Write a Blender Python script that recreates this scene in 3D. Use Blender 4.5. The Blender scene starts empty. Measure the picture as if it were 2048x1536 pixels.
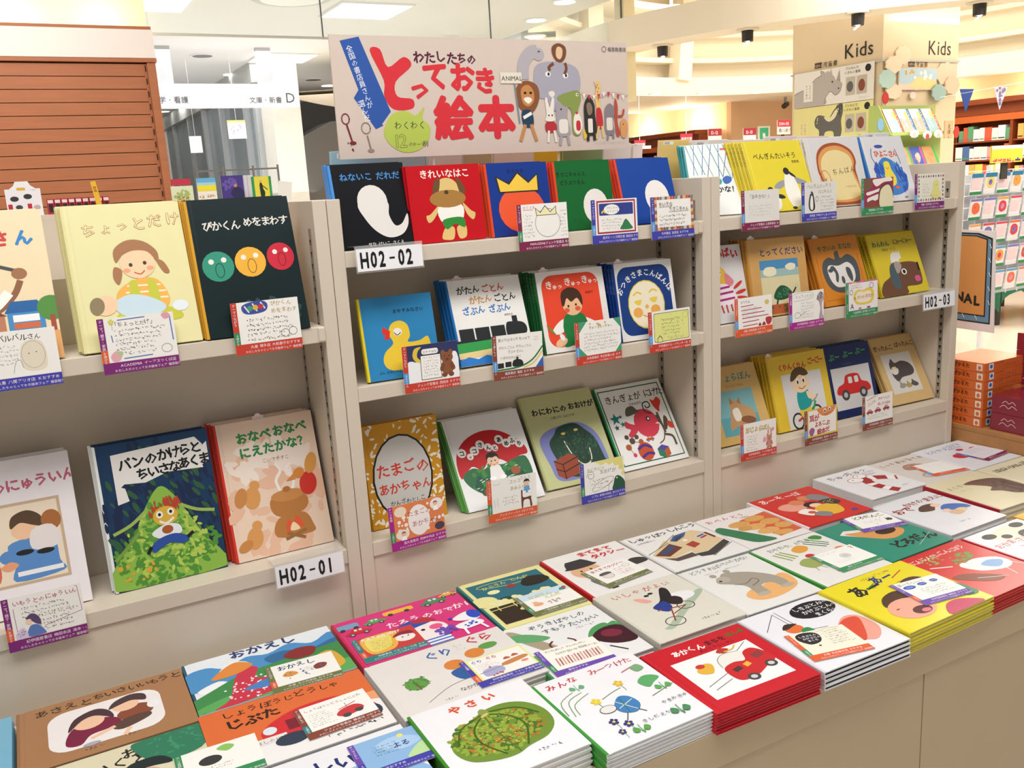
import bpy, math, random, re
from mathutils import Vector, Matrix
S = bpy.context.scene
C = S.collection

# ------------------------------------------------------------------ camera, world, light, exposure
CAM = Vector((-0.50010, -1.60712, 0.25416))
YAW, PIT, ROL, FPX = 0.490882, -0.219141, -0.057123, 1791.23
fw = Vector((math.sin(YAW)*math.cos(PIT), math.cos(YAW)*math.cos(PIT), math.sin(PIT)))
r0 = Vector((math.cos(YAW), -math.sin(YAW), 0)); u0 = r0.cross(fw)
rt = math.cos(ROL)*r0 + math.sin(ROL)*u0; up = -math.sin(ROL)*r0 + math.cos(ROL)*u0
cd = bpy.data.cameras.new('camera'); cam = bpy.data.objects.new('camera', cd); C.objects.link(cam)
cd.sensor_width = 36; cd.lens = FPX/2048*36; cd.clip_start = 0.02; cd.clip_end = 100
cam.matrix_world = Matrix(((rt.x, up.x, -fw.x, CAM.x), (rt.y, up.y, -fw.y, CAM.y), (rt.z, up.z, -fw.z, CAM.z), (0, 0, 0, 1)))
S.camera = cam
w = bpy.data.worlds.new('room_air'); S.world = w; w.use_nodes = True
w.node_tree.nodes['Background'].inputs[0].default_value = (1.0, 0.955, 0.895, 1)
w.node_tree.nodes['Background'].inputs[1].default_value = 0.34
def area(name, loc, sx, sy, power, col=(1, .96, .9), rot=(0, 0, 0)):
    l = bpy.data.lights.new(name, 'AREA'); l.shape = 'RECTANGLE'; l.size = sx; l.size_y = sy; l.energy = power; l.color = col
    o = bpy.data.objects.new(name, l); C.objects.link(o); o.location = loc; o.rotation_euler = rot; return o
def point(name, loc, power, col=(1, .85, .62), r=.05):
    l = bpy.data.lights.new(name, 'POINT'); l.energy = power; l.color = col; l.shadow_soft_size = r
    o = bpy.data.objects.new(name, l); C.objects.link(o); o.location = loc; return o
area('ceiling_light_front', (0.5, -1.0, 1.72), 2.8, 0.6, 46, (1, .97, .93))
area('ceiling_light_front_left', (-0.9, -0.9, 1.72), 0.6, 1.4, 19, (1, .99, .97))
area('ceiling_light_rear', (1.0, 1.5, 1.72), 3.2, 0.6, 34)
area('ceiling_light_far_left', (1.2, 7.0, 1.72), 2.5, 4.0, 62, (.95, .98, 1))
area('ceiling_light_slat_wall', (-1.0, 3.1, 1.70), 2.2, 0.5, 38, (1, .93, .82), (.95, 0, 0))
area('far_ceiling_bounce_fill', (1.8, 8.0, .3), 3.0, 6.0, 42, (.97, .98, 1), (math.pi, 0, 0))  # added upward fill for light bounced off the merchandise, not a shop lamp
area('ceiling_light_kids', (4.4, 2.2, 1.95), 1.6, 1.6, 60, (1, .93, .82))
area('ceiling_light_right_aisle', (6.4, 1.2, 1.9), 3.0, 2.0, 190, (1, .95, .88))
area('dome_light', (7.65, 5.25, 2.5), 3.5, 3.5, 210, (1, .95, .87))
area('dome_uplight', (7.65, 5.25, 1.32), 4.0, 4.0, 110, (1, .95, .86), (math.pi, 0, 0))
for xx in (-1.5, -.9, -.3, .2): point('cove_light', (xx, 4.80, 1.42), 3.4, (1, .93, .76))
for i, yy in enumerate((10.2, 11.6, 13.0)): point('cove_light', (9.25, yy, 1.02), 26)
for i, yy in enumerate((4.2, 5.6, 7.0)): point('cove_light', (10.9, yy, 1.08), 16)
S.view_settings.view_transform = 'Standard'; S.view_settings.look = 'None'
S.view_settings.gamma = 1; S.view_settings.use_curve_mapping = False
S.view_settings.exposure = 0.0
S.cycles.use_denoising = True
S.cycles.max_bounces = 6

# ------------------------------------------------------------------ helpers
def ray(px, py): return fw + rt*((px-1024)/FPX) - up*((py-768)/FPX)
def at(px, py, **k):                      # a point of the photograph on a plane x=, y= or z= of the room
    d = ray(px, py); a, v = next(iter(k.items())); i = 'xyz'.index(a)
    return CAM + d*((v-CAM[i])/d[i])
def lin(c): return c/12.92 if c <= .04045 else ((c+.055)/1.055)**2.4
def rgb(h):
    if len(h) == 3: h = ''.join(q*2 for q in h)
    return tuple(lin(int(h[i:i+2], 16)/255) for i in (0, 2, 4)) + (1,)
MT = {}
def mat(name, col=None, rough=.5, metal=0, noise=.04, scale=8, emit=0, coat=0, alpha=1, bump=0, spec=.5, attr=False, stretch=None):
    if name in MT: return MT[name]
    m = bpy.data.materials.new(name); m.use_nodes = True; nt = m.node_tree; b = nt.nodes['Principled BSDF']
    b.inputs['Roughness'].default_value = rough; b.inputs['Metallic'].default_value = metal
    b.inputs['Coat Weight'].default_value = coat; b.inputs['Coat Roughness'].default_value = .12
    b.inputs['Alpha'].default_value = alpha; b.inputs['Specular IOR Level'].default_value = spec
    tc = nt.nodes.new('ShaderNodeTexCoord'); mp = nt.nodes.new('ShaderNodeMapping'); nt.links.new(tc.outputs['Object'], mp.inputs[0])
    if stretch: mp.inputs['Scale'].default_value = stretch
    n = nt.nodes.new('ShaderNodeTexNoise'); n.inputs['Scale'].default_value = scale; n.inputs['Detail'].default_value = 4
    nt.links.new(mp.outputs[0], n.inputs['Vector'])
    mx = nt.nodes.new('ShaderNodeMix'); mx.data_type = 'RGBA'; mx.blend_type = 'MULTIPLY'; mx.inputs['Factor'].default_value = 1
    rp = nt.nodes.new('ShaderNodeMapRange'); rp.inputs['From Min'].default_value = .3; rp.inputs['From Max'].default_value = .7
    rp.inputs['To Min'].default_value = 1-noise; rp.inputs['To Max'].default_value = 1
    nt.links.new(n.outputs['Fac'], rp.inputs['Value'])
    nt.links.new(rp.outputs[0], mx.inputs['B'])
    if attr:
        a = nt.nodes.new('ShaderNodeAttribute'); a.attribute_name = 'Col'; nt.links.new(a.outputs['Color'], mx.inputs['A'])
    else: mx.inputs['A'].default_value = rgb(col)
    nt.links.new(mx.outputs['Result'], b.inputs['Base Color'])
    if emit:
        b.inputs['Emission Color'].default_value = rgb(col); b.inputs['Emission Strength'].default_value = emit
    if bump:
        bp = nt.nodes.new('ShaderNodeBump'); bp.inputs['Strength'].default_value = bump; bp.inputs['Distance'].default_value = .001
        nt.links.new(n.outputs['Fac'], bp.inputs['Height']); nt.links.new(bp.outputs[0], b.inputs['Normal'])
    MT[name] = m; return m
PRINT = mat('printed_paper', attr=True, rough=.45, noise=.02, scale=40, coat=.05, spec=.35)
BOARD = mat('laminated_board', attr=True, rough=.32, noise=.03, scale=30, coat=.06, bump=.05, spec=.3)
PAGES = mat('page_block', attr=True, rough=.8, noise=.22, scale=60, stretch=(.02, 40, .02))
CARDM = mat('card_stock', attr=True, rough=.6, noise=.02, scale=40)
STEEL = mat('beige_steel', 'd6cab9', rough=.45, noise=.03, scale=3)
STEELG = mat('beige_steel_panel', 'cfc3b2', rough=.5, noise=.04, scale=2)
DARKGAP = mat('dark_gap', '3a332b', rough=.8)
SLOTM = mat('slotted_strip_metal', 'a9a298', rough=.35, metal=.5)
ACRYL = mat('clear_acrylic', 'e8e8e4', rough=.08, alpha=.22, spec=.6, noise=0)
WHITEM = mat('white_plastic', 'f2f0f0', rough=.45, noise=.02)

class MB:
    """collects coloured faces for one mesh"""
    def __init__(s): s.v = []; s.f = []; s.c = []; s.m = []
    def poly(s, pts, col='fff', m=0):
        n = len(s.v); s.v += [tuple(p) for p in pts]; s.f.append(tuple(range(n, n+len(pts)))); s.c.append(col); s.m.append(m)
    def box(s, x0, y0, z0, x1, y1, z1, col='fff', m=0):
        P = [(x0,y0,z0),(x1,y0,z0),(x1,y1,z0),(x0,y1,z0),(x0,y0,z1),(x1,y0,z1),(x1,y1,z1),(x0,y1,z1)]
        n = len(s.v); s.v += P
        for f in ((0,3,2,1),(4,5,6,7),(0,1,5,4),(1,2,6,5),(2,3,7,6),(3,0,4,7)):
            s.f.append(tuple(n+i for i in f)); s.c.append(col); s.m.append(m)
        return s
    def prism(s, pts, d, col='fff', m=0):      # pts: 3d loop, d: extrusion vector
        d = Vector(d); a = [Vector(p) for p in pts]; b = [p+d for p in a]; k = len(a)
        nv = sum(((a[i].cross(a[(i+1) % k])) for i in range(k)), Vector())
        if nv.dot(d) < 0: a, b = b, a      # a must face away from d
        n = len(s.v); s.v += [tuple(p) for p in a+b]
        s.f.append(tuple(n+i for i in range(k)) if nv.dot(d) < 0 else tuple(n+i for i in reversed(range(k))))
        s.f.append(tuple(n+k+i for i in reversed(range(k))) if nv.dot(d) < 0 else tuple(n+k+i for i in range(k)))
        for i in range(k):
            j = (i+1) % k; q = (n+i, n+j, n+k+j, n+k+i); s.f.append(q if nv.dot(d) >= 0 else q)
        s.c += [col]*(k+2); s.m += [m]*(k+2); return s
    def tube(s, p, q, r, n=8, col='fff', m=0, r2=None):
        p, q = Vector(p), Vector(q); r2 = r if r2 is None else r2; d = (q-p).normalized(); a = d.orthogonal().normalized(); b = d.cross(a)
        P = [p+(a*math.cos(t)+b*math.sin(t))*r for t in [2*math.pi*i/n for i in range(n)]]
        Q = [q+(a*math.cos(t)+b*math.sin(t))*r2 for t in [2*math.pi*i/n for i in range(n)]]
        k = len(s.v); s.v += [tuple(x) for x in P+Q]
        for i in range(n): j = (i+1) % n; s.f.append((k+i, k+j, k+n+j, k+n+i))
        s.f.append(tuple(k+i for i in reversed(range(n)))); s.f.append(tuple(k+n+i for i in range(n)))
        s.c += [col]*(n+2); s.m += [m]*(n+2); return s
    def mesh(s, name, mats):
        me = bpy.data.meshes.new(name); me.from_pydata(s.v, [], s.f)
        for x in (mats if isinstance(mats, (list, tuple)) else [mats]): me.materials.append(x)
        if any(s.m): me.polygons.foreach_set('material_index', s.m)
        at_ = me.attributes.new('Col', 'FLOAT_COLOR', 'CORNER'); buf = []
        cc = {}
        for f, c in zip(s.f, s.c):
            if c not in cc: cc[c] = rgb(c)
            buf += list(cc[c])*len(f)
        at_.data.foreach_set('color', buf); me.update(); return me
    def obj(s, name, mats, parent=None, loc=None, bevel=0):
        o = bpy.data.objects.new(name, s.mesh(name, mats)); C.objects.link(o)
        if parent: o.parent = parent
        if loc: o.location = loc
        if bevel:
            b = o.modifiers.new('bevel', 'BEVEL'); b.width = bevel; b.segments = 2; b.limit_method = 'ANGLE'
        return o
def tag(o, label, cat, group=None):
    o['label'] = label; o['category'] = cat
    if group: o['group'] = group
    return o
def short(s_, n_=11): return ' '.join(s_.replace(',', '').split()[:n_]) if len(s_.split()) > n_ else s_.replace(',', '')
ORD = ('first', 'second', 'third', 'fourth', 'fifth', 'sixth', 'seventh', 'eighth')
def thing(name, label, cat, loc=(0, 0, 0), rz=0, group=None):
    o = bpy.data.objects.new(name, None); C.objects.link(o); o.empty_display_size = .02
    o.location = loc; o.rotation_euler = (0, 0, rz); return tag(o, label, cat, group)
def struct(o): o['kind'] = 'structure'; return o
def dup(root, M=None, label=None, group=None, skip=()):
    r = root.copy(); C.objects.link(r)
    if M is not None: r.matrix_world = M
    if label: r['label'] = label
    if group: r['group'] = group
    for ch in root.children:
        if ch.name.split('.')[0] in skip: continue
        c = ch.copy(); C.objects.link(c); c.parent = r
    return r

# ---- glyphs: flat lettering cut from the built-in font
GC = {}
_tc = bpy.data.curves.new('lettering', 'FONT'); _to = bpy.data.objects.new('lettering', _tc); C.objects.link(_to); _tc.resolution_u = 2
def glyph(ch, bold):
    k = (ch, bold)
    if k not in GC:
        _tc.body = ch; _tc.offset = bold*.012; _tc.resolution_u = 1 if bold == 0 and ord(ch) > 0x2fff else 2
        bpy.context.view_layer.update()
        me = bpy.data.meshes.new_from_object(_to.evaluated_get(bpy.context.evaluated_depsgraph_get()))
        v = [(a.co.x, a.co.y) for a in me.vertices]; f = [tuple(p.vertices) for p in me.polygons]
        bpy.data.meshes.remove(me)
        GC[k] = (v, f, 1.0 if ord(ch) > 0x2fff else (max([a[0] for a in v])+.07 if v else .35))
    return GC[k]
def smooth(P, closed=True, k=4):
    n = len(P); out = []
    for i in range(n if closed else n-1):
        g = lambda j: P[j % n] if closed else P[min(max(j, 0), n-1)]
        a, b, c, d = g(i-1), g(i), g(i+1), g(i+2)
        for s_ in range(k):
            t = s_/k
            out.append(tuple(.5*(2*b[q]+(c[q]-a[q])*t+(2*a[q]-5*b[q]+4*c[q]-d[q])*t*t+(3*b[q]-a[q]-3*c[q]+d[q])*t**3) for q in (0, 1)))
    if not closed: out.append(P[-1])
    return out
def clip(P, W, H):
    for ax, lim, sg in ((0, 0, 1), (0, W, -1), (1, 0, 1), (1, H, -1)):
        Q = []
        for i in range(len(P)):
            a, b = P[i-1], P[i]; ia = (a[ax]-lim)*sg >= 0; ib = (b[ax]-lim)*sg >= 0
            if ia != ib:
                t = (lim-a[ax])/(b[ax]-a[ax]); Q.append((a[0]+(b[0]-a[0])*t, a[1]+(b[1]-a[1])*t))
            if ib: Q.append(b)
        P = Q
        if len(P) < 3: return []
    return P
MAC = {  # little figures: {0}=x {1}=y {2}=scale and colours
 'K': "B {4} -9 9 -6 2 6 2 9 9 10 22 -10 22;E -8 20 5 3 {5};E 8 20 5 3 {5};E 0 -6 9 9 f3cfae;B {3} -10 -6 -8 -15 0 -18 8 -15 10 -6 6 -11 0 -10 -6 -11;E -3 -5 1 1.2 222;E 3 -5 1 1.2 222;E -5 -1 2 1.4 ee9a80;E 5 -1 2 1.4 ee9a80;C a33 .7 -2 0 0 1 2 0",
 'M': "E 0 12 12 13 {3};E -7 -12 4 5 {3};E 7 -12 4 5 {3};E 0 -4 11 9 {3};E -9 12 4 7 {4} 30;E 9 12 4 7 {4} -30;E -6 25 5 4 {4};E 6 25 5 4 {4};E 0 0 4 3 {4};E -4 -6 1 1.3 222;E 4 -6 1 1.3 222;E 0 -1 1.4 1 222",
 'W': "B {3} -20 4 -19 -3 -11 -6 -7 -13 8 -13 12 -6 20 -3 21 4 0 5;R -5 -11 5 6 ddd 1;R 3 -11 5 6 ddd 1;E -11 5 5 5 444;E -11 5 2.5 2.5 bbb;E 12 5 5 5 444;E 12 5 2.5 2.5 bbb",
 'F': "E 0 -6 3 3 {3};E 5 -2 3 3 {3};E 3 4 3 3 {3};E -3 4 3 3 {3};E -5 -2 3 3 {3};E 0 0 2.4 2.4 fd4;C 384 .8 0 6 1 14 0 22",
 'G': "C {3} 1 0 10 -2 2 -7 -5;C {3} 1 0 10 0 0 1 -9;C {3} 1 0 10 3 3 8 -4;B {3} -12 2 -8 -6 -2 0 -6 6;B {3} 3 4 8 -4 13 2 8 8"}
def compile_art(mb, src, W, H, k, tf, z0=0, eps=.00002, m=0):
    """src: drawing commands; W,H in drawing units; k metres per unit; tf(x,y,layer) -> local 3d"""
    L = [z0]; X_ = [0]
    def add(P, c):
        P = clip(P, W, H)
        if len(P) > 2: mb.poly([tf(x*k, y*k, L[0]*eps) for x, y in reversed(P)], c, m)
    def ell(x, y, rx, ry, rot=0, n=20):
        c, s_ = math.cos(math.radians(rot)), math.sin(math.radians(rot))
        return [(x+rx*math.cos(t)*c-ry*math.sin(t)*s_, y+rx*math.cos(t)*s_+ry*math.sin(t)*c) for t in [2*math.pi*i/n for i in range(n)]]
    def stroke(P, wd, c):
        lft, rgt = [], []
        for i, p in enumerate(P):
            a = P[max(i-1, 0)]; b = P[min(i+1, len(P)-1)]; dx, dy = b[0]-a[0], b[1]-a[1]; l = math.hypot(dx, dy) or 1
            nx, ny = -dy/l*wd/2, dx/l*wd/2; lft.append((p[0]+nx, p[1]+ny)); rgt.append((p[0]-nx, p[1]-ny))
        for i in range(len(P)-1): add([lft[i], lft[i+1], rgt[i+1], rgt[i]], c)
    def put(ch, bold, x, y, s_, c, rot=0):
        if bold:
            e = bold*.011*s_
            L0 = L[0]
            for dx, dy in ((1, 0), (-1, 0), (0, 1), (0, -1), (.7, .7), (-.7, -.7), (.7, -.7), (-.7, .7))[:4 if bold < 3 else 8]: put(ch, 0, x+dx*e, y+dy*e, s_, c, rot); L[0] += .3
            X_[0] = max(X_[0], L[0]); a = put(ch, 0, x, y, s_, c, rot); L[0] = L0; return a
        v, f, adv = glyph(ch, bold); cr, sr = math.cos(rot), math.sin(rot)
        for q in f:
            P = [(x+(v[i][0]*cr-v[i][1]*sr)*s_, y-(v[i][0]*sr+v[i][1]*cr)*s_) for i in q]
            if all(0 <= a <= W and 0 <= b <= H for a, b in P): mb.poly([tf(a*k, b*k, L[0]*eps) for a, b in P], c, m)
        return adv*s_
    def run(src, X, Y, SC):
        src = re.sub(r'([^\x00-\x7f]) (?=[^\x00-\x7f])', r'\1_', src)
        for cmd in src.split(';'):
            t = cmd.split()
            if not t: continue
            o = t[0]; L[0] = max(L[0], X_[0])+1
            n = lambda i: float(t[i]); nx = lambda i: X+SC*n(i); ny = lambda i: Y+SC*n(i)
            pts = lambda i: [(X+SC*float(t[j]), Y+SC*float(t[j+1])) for j in range(i, len(t)-1, 2)]
            if o in MAC:
                a = t[1:]+['fff']*4; run(MAC[o].format(*a), nx(1), ny(2), SC*n(3))
            elif o == 'E': add(ell(nx(1), ny(2), n(3)*SC, n(4)*SC, n(6) if len(t) > 6 else 0), t[5])
            elif o == 'O':
                P = ell(nx(1), ny(2), n(3)*SC, n(4)*SC, n(7) if len(t) > 7 else 0, 28); stroke(P+P[:2], n(5)*SC, t[6])
            elif o == 'R':
                x, y, a, b = nx(1), ny(2), n(3)*SC, n(4)*SC; r = n(6)*SC if len(t) > 6 else 0; rot = math.radians(n(7)) if len(t) > 7 else 0
                P = [(x, y), (x+a, y), (x+a, y+b), (x, y+b)]
                if r:
                    P = [(cx+r*math.cos(q), cy+r*math.sin(q)) for cx, cy, q0 in ((x+a-r, y+r, -90), (x+a-r, y+b-r, 0), (x+r, y+b-r, 90), (x+r, y+r, 180)) for q in [math.radians(q0+18*j) for j in range(6)]]
                if rot:
                    mx_, my_ = x+a/2, y+b/2; P = [(mx_+(p-mx_)*math.cos(rot)-(q-my_)*math.sin(rot), my_+(p-mx_)*math.sin(rot)+(q-my_)*math.cos(rot)) for p, q in P]
                add(P, t[5])
            elif o == 'P': add(pts(2), t[1])
            elif o == 'B': add(smooth(pts(2)), t[1])
            elif o == 'L': stroke(pts(3), n(2)*SC, t[1])
            elif o == 'C': stroke(smooth(pts(3), False), n(2)*SC, t[1])
            elif o == 'S':
                x, y, r = nx(1), ny(2), n(3)*SC; add([(x+(r if i % 2 else r*.45)*math.sin(i*math.pi/5), y+(r if i % 2 else r*.45)*math.cos(i*math.pi/5)) for i in range(10)], t[4])
            elif o == 'D':       # D col n x y rx ry size seed [aspect rot]
                R = random.Random(int(t[8])); asp = n(9) if len(t) > 9 else 1; rot = n(10) if len(t) > 10 else None
                for i in range(int(t[2])):
                    q, r = R.uniform(0, 6.28), math.sqrt(R.random()); sz = n(7)*SC*R.uniform(.5, 1.2)
                    L[0] += .02
                    add(ell(nx(3)+n(5)*SC*r*math.cos(q), ny(4)+n(6)*SC*r*math.sin(q), sz, sz*asp, R.uniform(0, 180) if rot is None else rot+R.uniform(-12, 12), 7), t[1])
            elif o == 'H':       # H x y width lines size col seed : unreadable handwriting
                R = random.Random(int(t[7]) if len(t) > 7 else 3)
                for li in range(int(t[4])):
                    x = nx(1)+R.uniform(0, 2); y = ny(2)+li*n(5)*SC*1.45; e = nx(1)+n(3)*SC*R.uniform(.75, 1)
                    while x < e:
                        s_ = n(5)*SC
                        for q in range(R.choice((2, 2, 3))):
                            a = (x+R.uniform(0, .6)*s_, y+R.uniform(-.8, -.1)*s_); b = (a[0]+R.uniform(-.1, .55)*s_, a[1]+R.uniform(-.1, .5)*s_); stroke([a, b], s_*.13, t[6])
                        x += s_*R.uniform(.75, 1.0)
            elif o == 'T':       # T x y size col text bold rot spacing
                x, y, s_ = nx(1), ny(2), n(3)*SC; bo = int(t[6]) if len(t) > 6 else 0; ro = math.radians(n(7)) if len(t) > 7 else 0; sp = n(8)*s_ if len(t) > 8 else 0
                for ch in t[5]:
                    a = .45*s_ if ch == '_' else put(ch, bo, x, y, s_, t[4], ro)+sp
                    x += a*math.cos(ro); y -= a*math.sin(ro)
            elif o == 'J':       # jittered lettering
                R = random.Random(5); x, y, s_ = nx(1), ny(2), n(3)*SC; bo = int(t[6]) if len(t) > 6 else 0; sp = n(7)*s_ if len(t) > 7 else 0
                for ch in t[5]: x += .45*s_ if ch == '_' else put(ch, bo, x, y+R.uniform(-.07, .07)*s_, s_*R.uniform(.9, 1.1), t[4], R.uniform(-.12, .12))*.95+sp
            elif o == 'V':       # vertical
                x, y, s_ = nx(1), ny(2), n(3)*SC; bo = int(t[6]) if len(t) > 6 else 0; ro = math.radians(n(7)) if len(t) > 7 else 0; sp = n(8) if len(t) > 8 else 1
                for ch in t[5]:
                    if ch != '_': put(ch, bo, x, y, s_, t[4], ro)
                    x += s_*sp*math.sin(ro); y += s_*sp*math.cos(ro)*(.5 if ch == '_' else 1)
            elif o == 'A':       # A cx cy r a0 a1 size col text bold : arc lettering, degrees from up, clockwise
                tx = t[8]; bo = int(t[9]) if len(t) > 9 else 0
                for i, ch in enumerate(tx):
                    q = math.radians(n(4)+(n(5)-n(4))*i/max(1, len(tx)-1)); s_ = n(6)*SC
                    put(ch, bo, nx(1)+n(3)*SC*math.sin(q)-.5*s_*math.cos(q), ny(2)-n(3)*SC*math.cos(q)-.5*s_*math.sin(q), s_, t[7], -q)
    run(src, 0, 0, 1); return L[0]

# ---- picture books
BCACHE = {}
def book_meshes(w_, h, t, col, sp, pg='f0ece2'):
    k = (round(w_, 4), round(h, 4), round(t, 4), col, sp, pg)
    if k in BCACHE: return BCACHE[k]
    bt = min(.0021, t*.26); c = MB(); r = bt*.45
    prof = [(w_, 0), (.0125, 0), (.0100, .0007), (.0072, .0007), (.0050, 0), (r, 0), (0, r), (0, t-r), (r, t), (w_, t), (w_, t-bt), (bt, t-bt), (bt, bt), (w_, bt)]
    n = len(prof); c.v = [(x, y, 0) for x, y in prof]+[(x, y, h) for x, y in prof]
    for i in range(n):
        j = (i+1) % n; c.f.append((i, n+i, n+j, j)); c.c.append(sp if 4 <= i <= 8 else col)
    for quad in ((0, 1, 2, 3, 4, 5, 12, 13), (5, 6, 7, 8, 11, 12), (8, 9, 10, 11)):
        c.f.append(quad); c.c.append(col); c.f.append(tuple(n+q for q in reversed(quad))); c.c.append(col)
    p = MB().box(bt, bt, .0013, w_-.0022, t-bt, h-.002, pg)
    BCACHE[k] = (c.mesh('cover', BOARD), p.mesh('pages', PAGES)); return BCACHE[k]
def frame(o, u, v):
    n = v.cross(u); return Matrix(((u.x, n.x, v.x, o.x), (u.y, n.y, v.y, o.y), (u.z, n.z, v.z, o.z), (0, 0, 0, 1)))
def uv(yaw, lean, roll):
    u, v = Vector((1, 0, 0)), Vector((0, math.sin(lean), math.cos(lean)))
    a, b = math.cos(roll)*u+math.sin(roll)*v, -math.sin(roll)*u+math.cos(roll)*v
    R = Matrix.Rotation(yaw, 3, 'Z'); return R@a, R@b
def book(label, M, w_, h, t, col, sp, art='', pg='f0ece2', group=None, spine='', slip=0):
    cm, pm = book_meshes(w_, h, t, col, sp, pg)
    b = thing('picture_book', label, 'book', group=group); b.matrix_world = M
    for n_, me in (('cover', cm), ('pages', pm)):
        o = bpy.data.objects.new(n_, me); C.objects.link(o); o.parent = b
    if art or spine:
        a = MB(); k = w_/100
        if art: compile_art(a, art, 100, h/k, k, lambda x, y, l: (x, -.0001-l, h-y))
        if a.f: a.obj('cover_print', PRINT, b)
        if spine:
            s_ = MB(); q = spine.split(); z = t*1000; col_, txt = q[0], q[1]
            compile_art(s_, 'V %f %f %f %s %s 1' % (z*.14, z*1.9, z*.72, col_, txt), z, h*1000, .001, lambda x, y, l: (-.0001-l, t-x, h-y))
            s_.obj('spine_print', PRINT, b)
    if slip:
        s_ = MB().box(w_*slip, t*.4, h-.02, w_*slip+.022, t*.5, h+.006, 'f0dcdc'); P = [(w_*slip+.011+.006*math.cos(q), t*.4, h+.006+.005*math.sin(q)) for q in [math.pi*i/6 for i in range(7)]]
        s_.prism(P, (0, t*.1, 0), 'f4e6e6'); s_.obj('order_slip', CARDM, b)
    return b

# ------------------------------------------------------------------ bookcases and counter
PW, PT = .9, .0254; TOPZ, BASEZ, CZ = .2454, -.4228, -.588
def slots(x, y, z0, z1, nrm, parent):
    m = MB(); m.box(x-.0008*(nrm < 0), y-.007, z0, x+.0008*(nrm > 0), y+.007, z1, 'fff', 0); z = z0+.012
    while z < z1-.01:
        xs = x+nrm*.0009; m.box(min(x, xs), y-.0022, z, max(x, xs)+.00005, y+.0022, z+.010, 'fff', 1); m.box(min(x, xs), y-.0035, z+.006, max(x, xs)+.0001, y+.0035, z+.010, 'fff', 1); z += .022
    m.obj('slotted_strip', [SLOTM, DARKGAP], parent)
def bookcase(i, x0, label, shelves):
    b = thing('bookcase', label, 'bookcase', (x0, 0, 0), group=None)
    for xx in (.0006, PW-PT-.0006):
        MB().box(xx, 0, -1.16, xx+PT, .17, TOPZ).obj('side_panel', STEEL, b, bevel=.0012)
        MB().box(xx, .192, -1.16, xx+PT, .36, TOPZ).obj('side_panel', STEEL, b)
    MB().box(.001, .172, -1.16, PW-.001, .19, .135).obj('back_panel', STEELG, b)
    MB().box(PT+.001, .005, -1.16, PW-PT-.001, .012, -.4535).obj('fascia_panel', STEEL, b)
    m = MB().box(PT+.001, .001, -.452, PW-PT-.001, .17, BASEZ); m.obj('base_shelf', STEEL, b, bevel=.001)
    for z in shelves:
        m = MB().box(PT+.001, .012, z-.008, PW-PT-.001, .17, z); m.box(PT+.0005, -.001, z-.029, PW-PT-.0005, .013, z)
        m.obj('shelf', STEEL, b, bevel=.0012)
        MB().box(PW-PT-.014, -.004, z-.027, PW-PT-.001, .006, z-.001).obj('shelf_bracket', STEEL, b, bevel=.002)
    slots(PW-PT-.0008, .032, BASEZ+.004, TOPZ-.05, -1, b); slots(PW-PT-.0008, .158, BASEZ+.1, TOPZ-.13, -1, b)
    slots(PT+.0008, .032, BASEZ+.004, TOPZ-.05, 1, b)
    MB().box(PT+.001, .2, .10, PW-PT-.001, .355, .112).obj('rear_shelf', STEEL, b)
    return b
bookcase(1, -.9, 'beige steel bookcase at the left with two rows of large picture books', [.0178])
bookcase(2, 0, 'beige steel bookcase in the middle under the wide promotional board', [.1494, -.1073])
bookcase(3, .9, 'beige steel bookcase at the right with yellow and tan picture books', [.1509, -.1011])
d = thing('display_counter', 'low beige counter in front of the bookcases, covered with stacks of picture books', 'counter')
MB().box(-1.3, -.6555, CZ-.066, 1.825, -.0005, CZ).obj('counter_top', mat('counter_laminate', 'cfb998', rough=.45, noise=.03), d, bevel=.002)
for i in range(5):
    MB().box(-1.174+.5*i+.0014, -.652, -1.18, -.674+.5*i-.0014+(.5 if i == 4 else 0), -.634, CZ-.0675).obj('door_panel', mat('counter_laminate'), d, bevel=.001)
MB().box(-1.28, -.63, -1.24, 1.82, -.01, CZ-.066).obj('counter_body', mat('counter_laminate'), d)
MB().box(-1.25, -.60, -1.27, 1.80, -.02, -1.24).obj('plinth', DARKGAP, d)
f = thing('wooden_fixture', 'orange brown wooden fixture beyond the end of the counter, holding game boxes', 'fixture')
WOOD = mat('warm_wood', 'b98450', rough=.5, noise=.14, scale=3, stretch=(1, 12, 12))
MB().box(1.8265, -.75, -1.26, 2.5, .75, -.515).obj('body', WOOD, f); MB().box(1.8262, -.76, -.515, 2.51, .76, -.50).obj('top_board', WOOD, f, bevel=.002)

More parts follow.
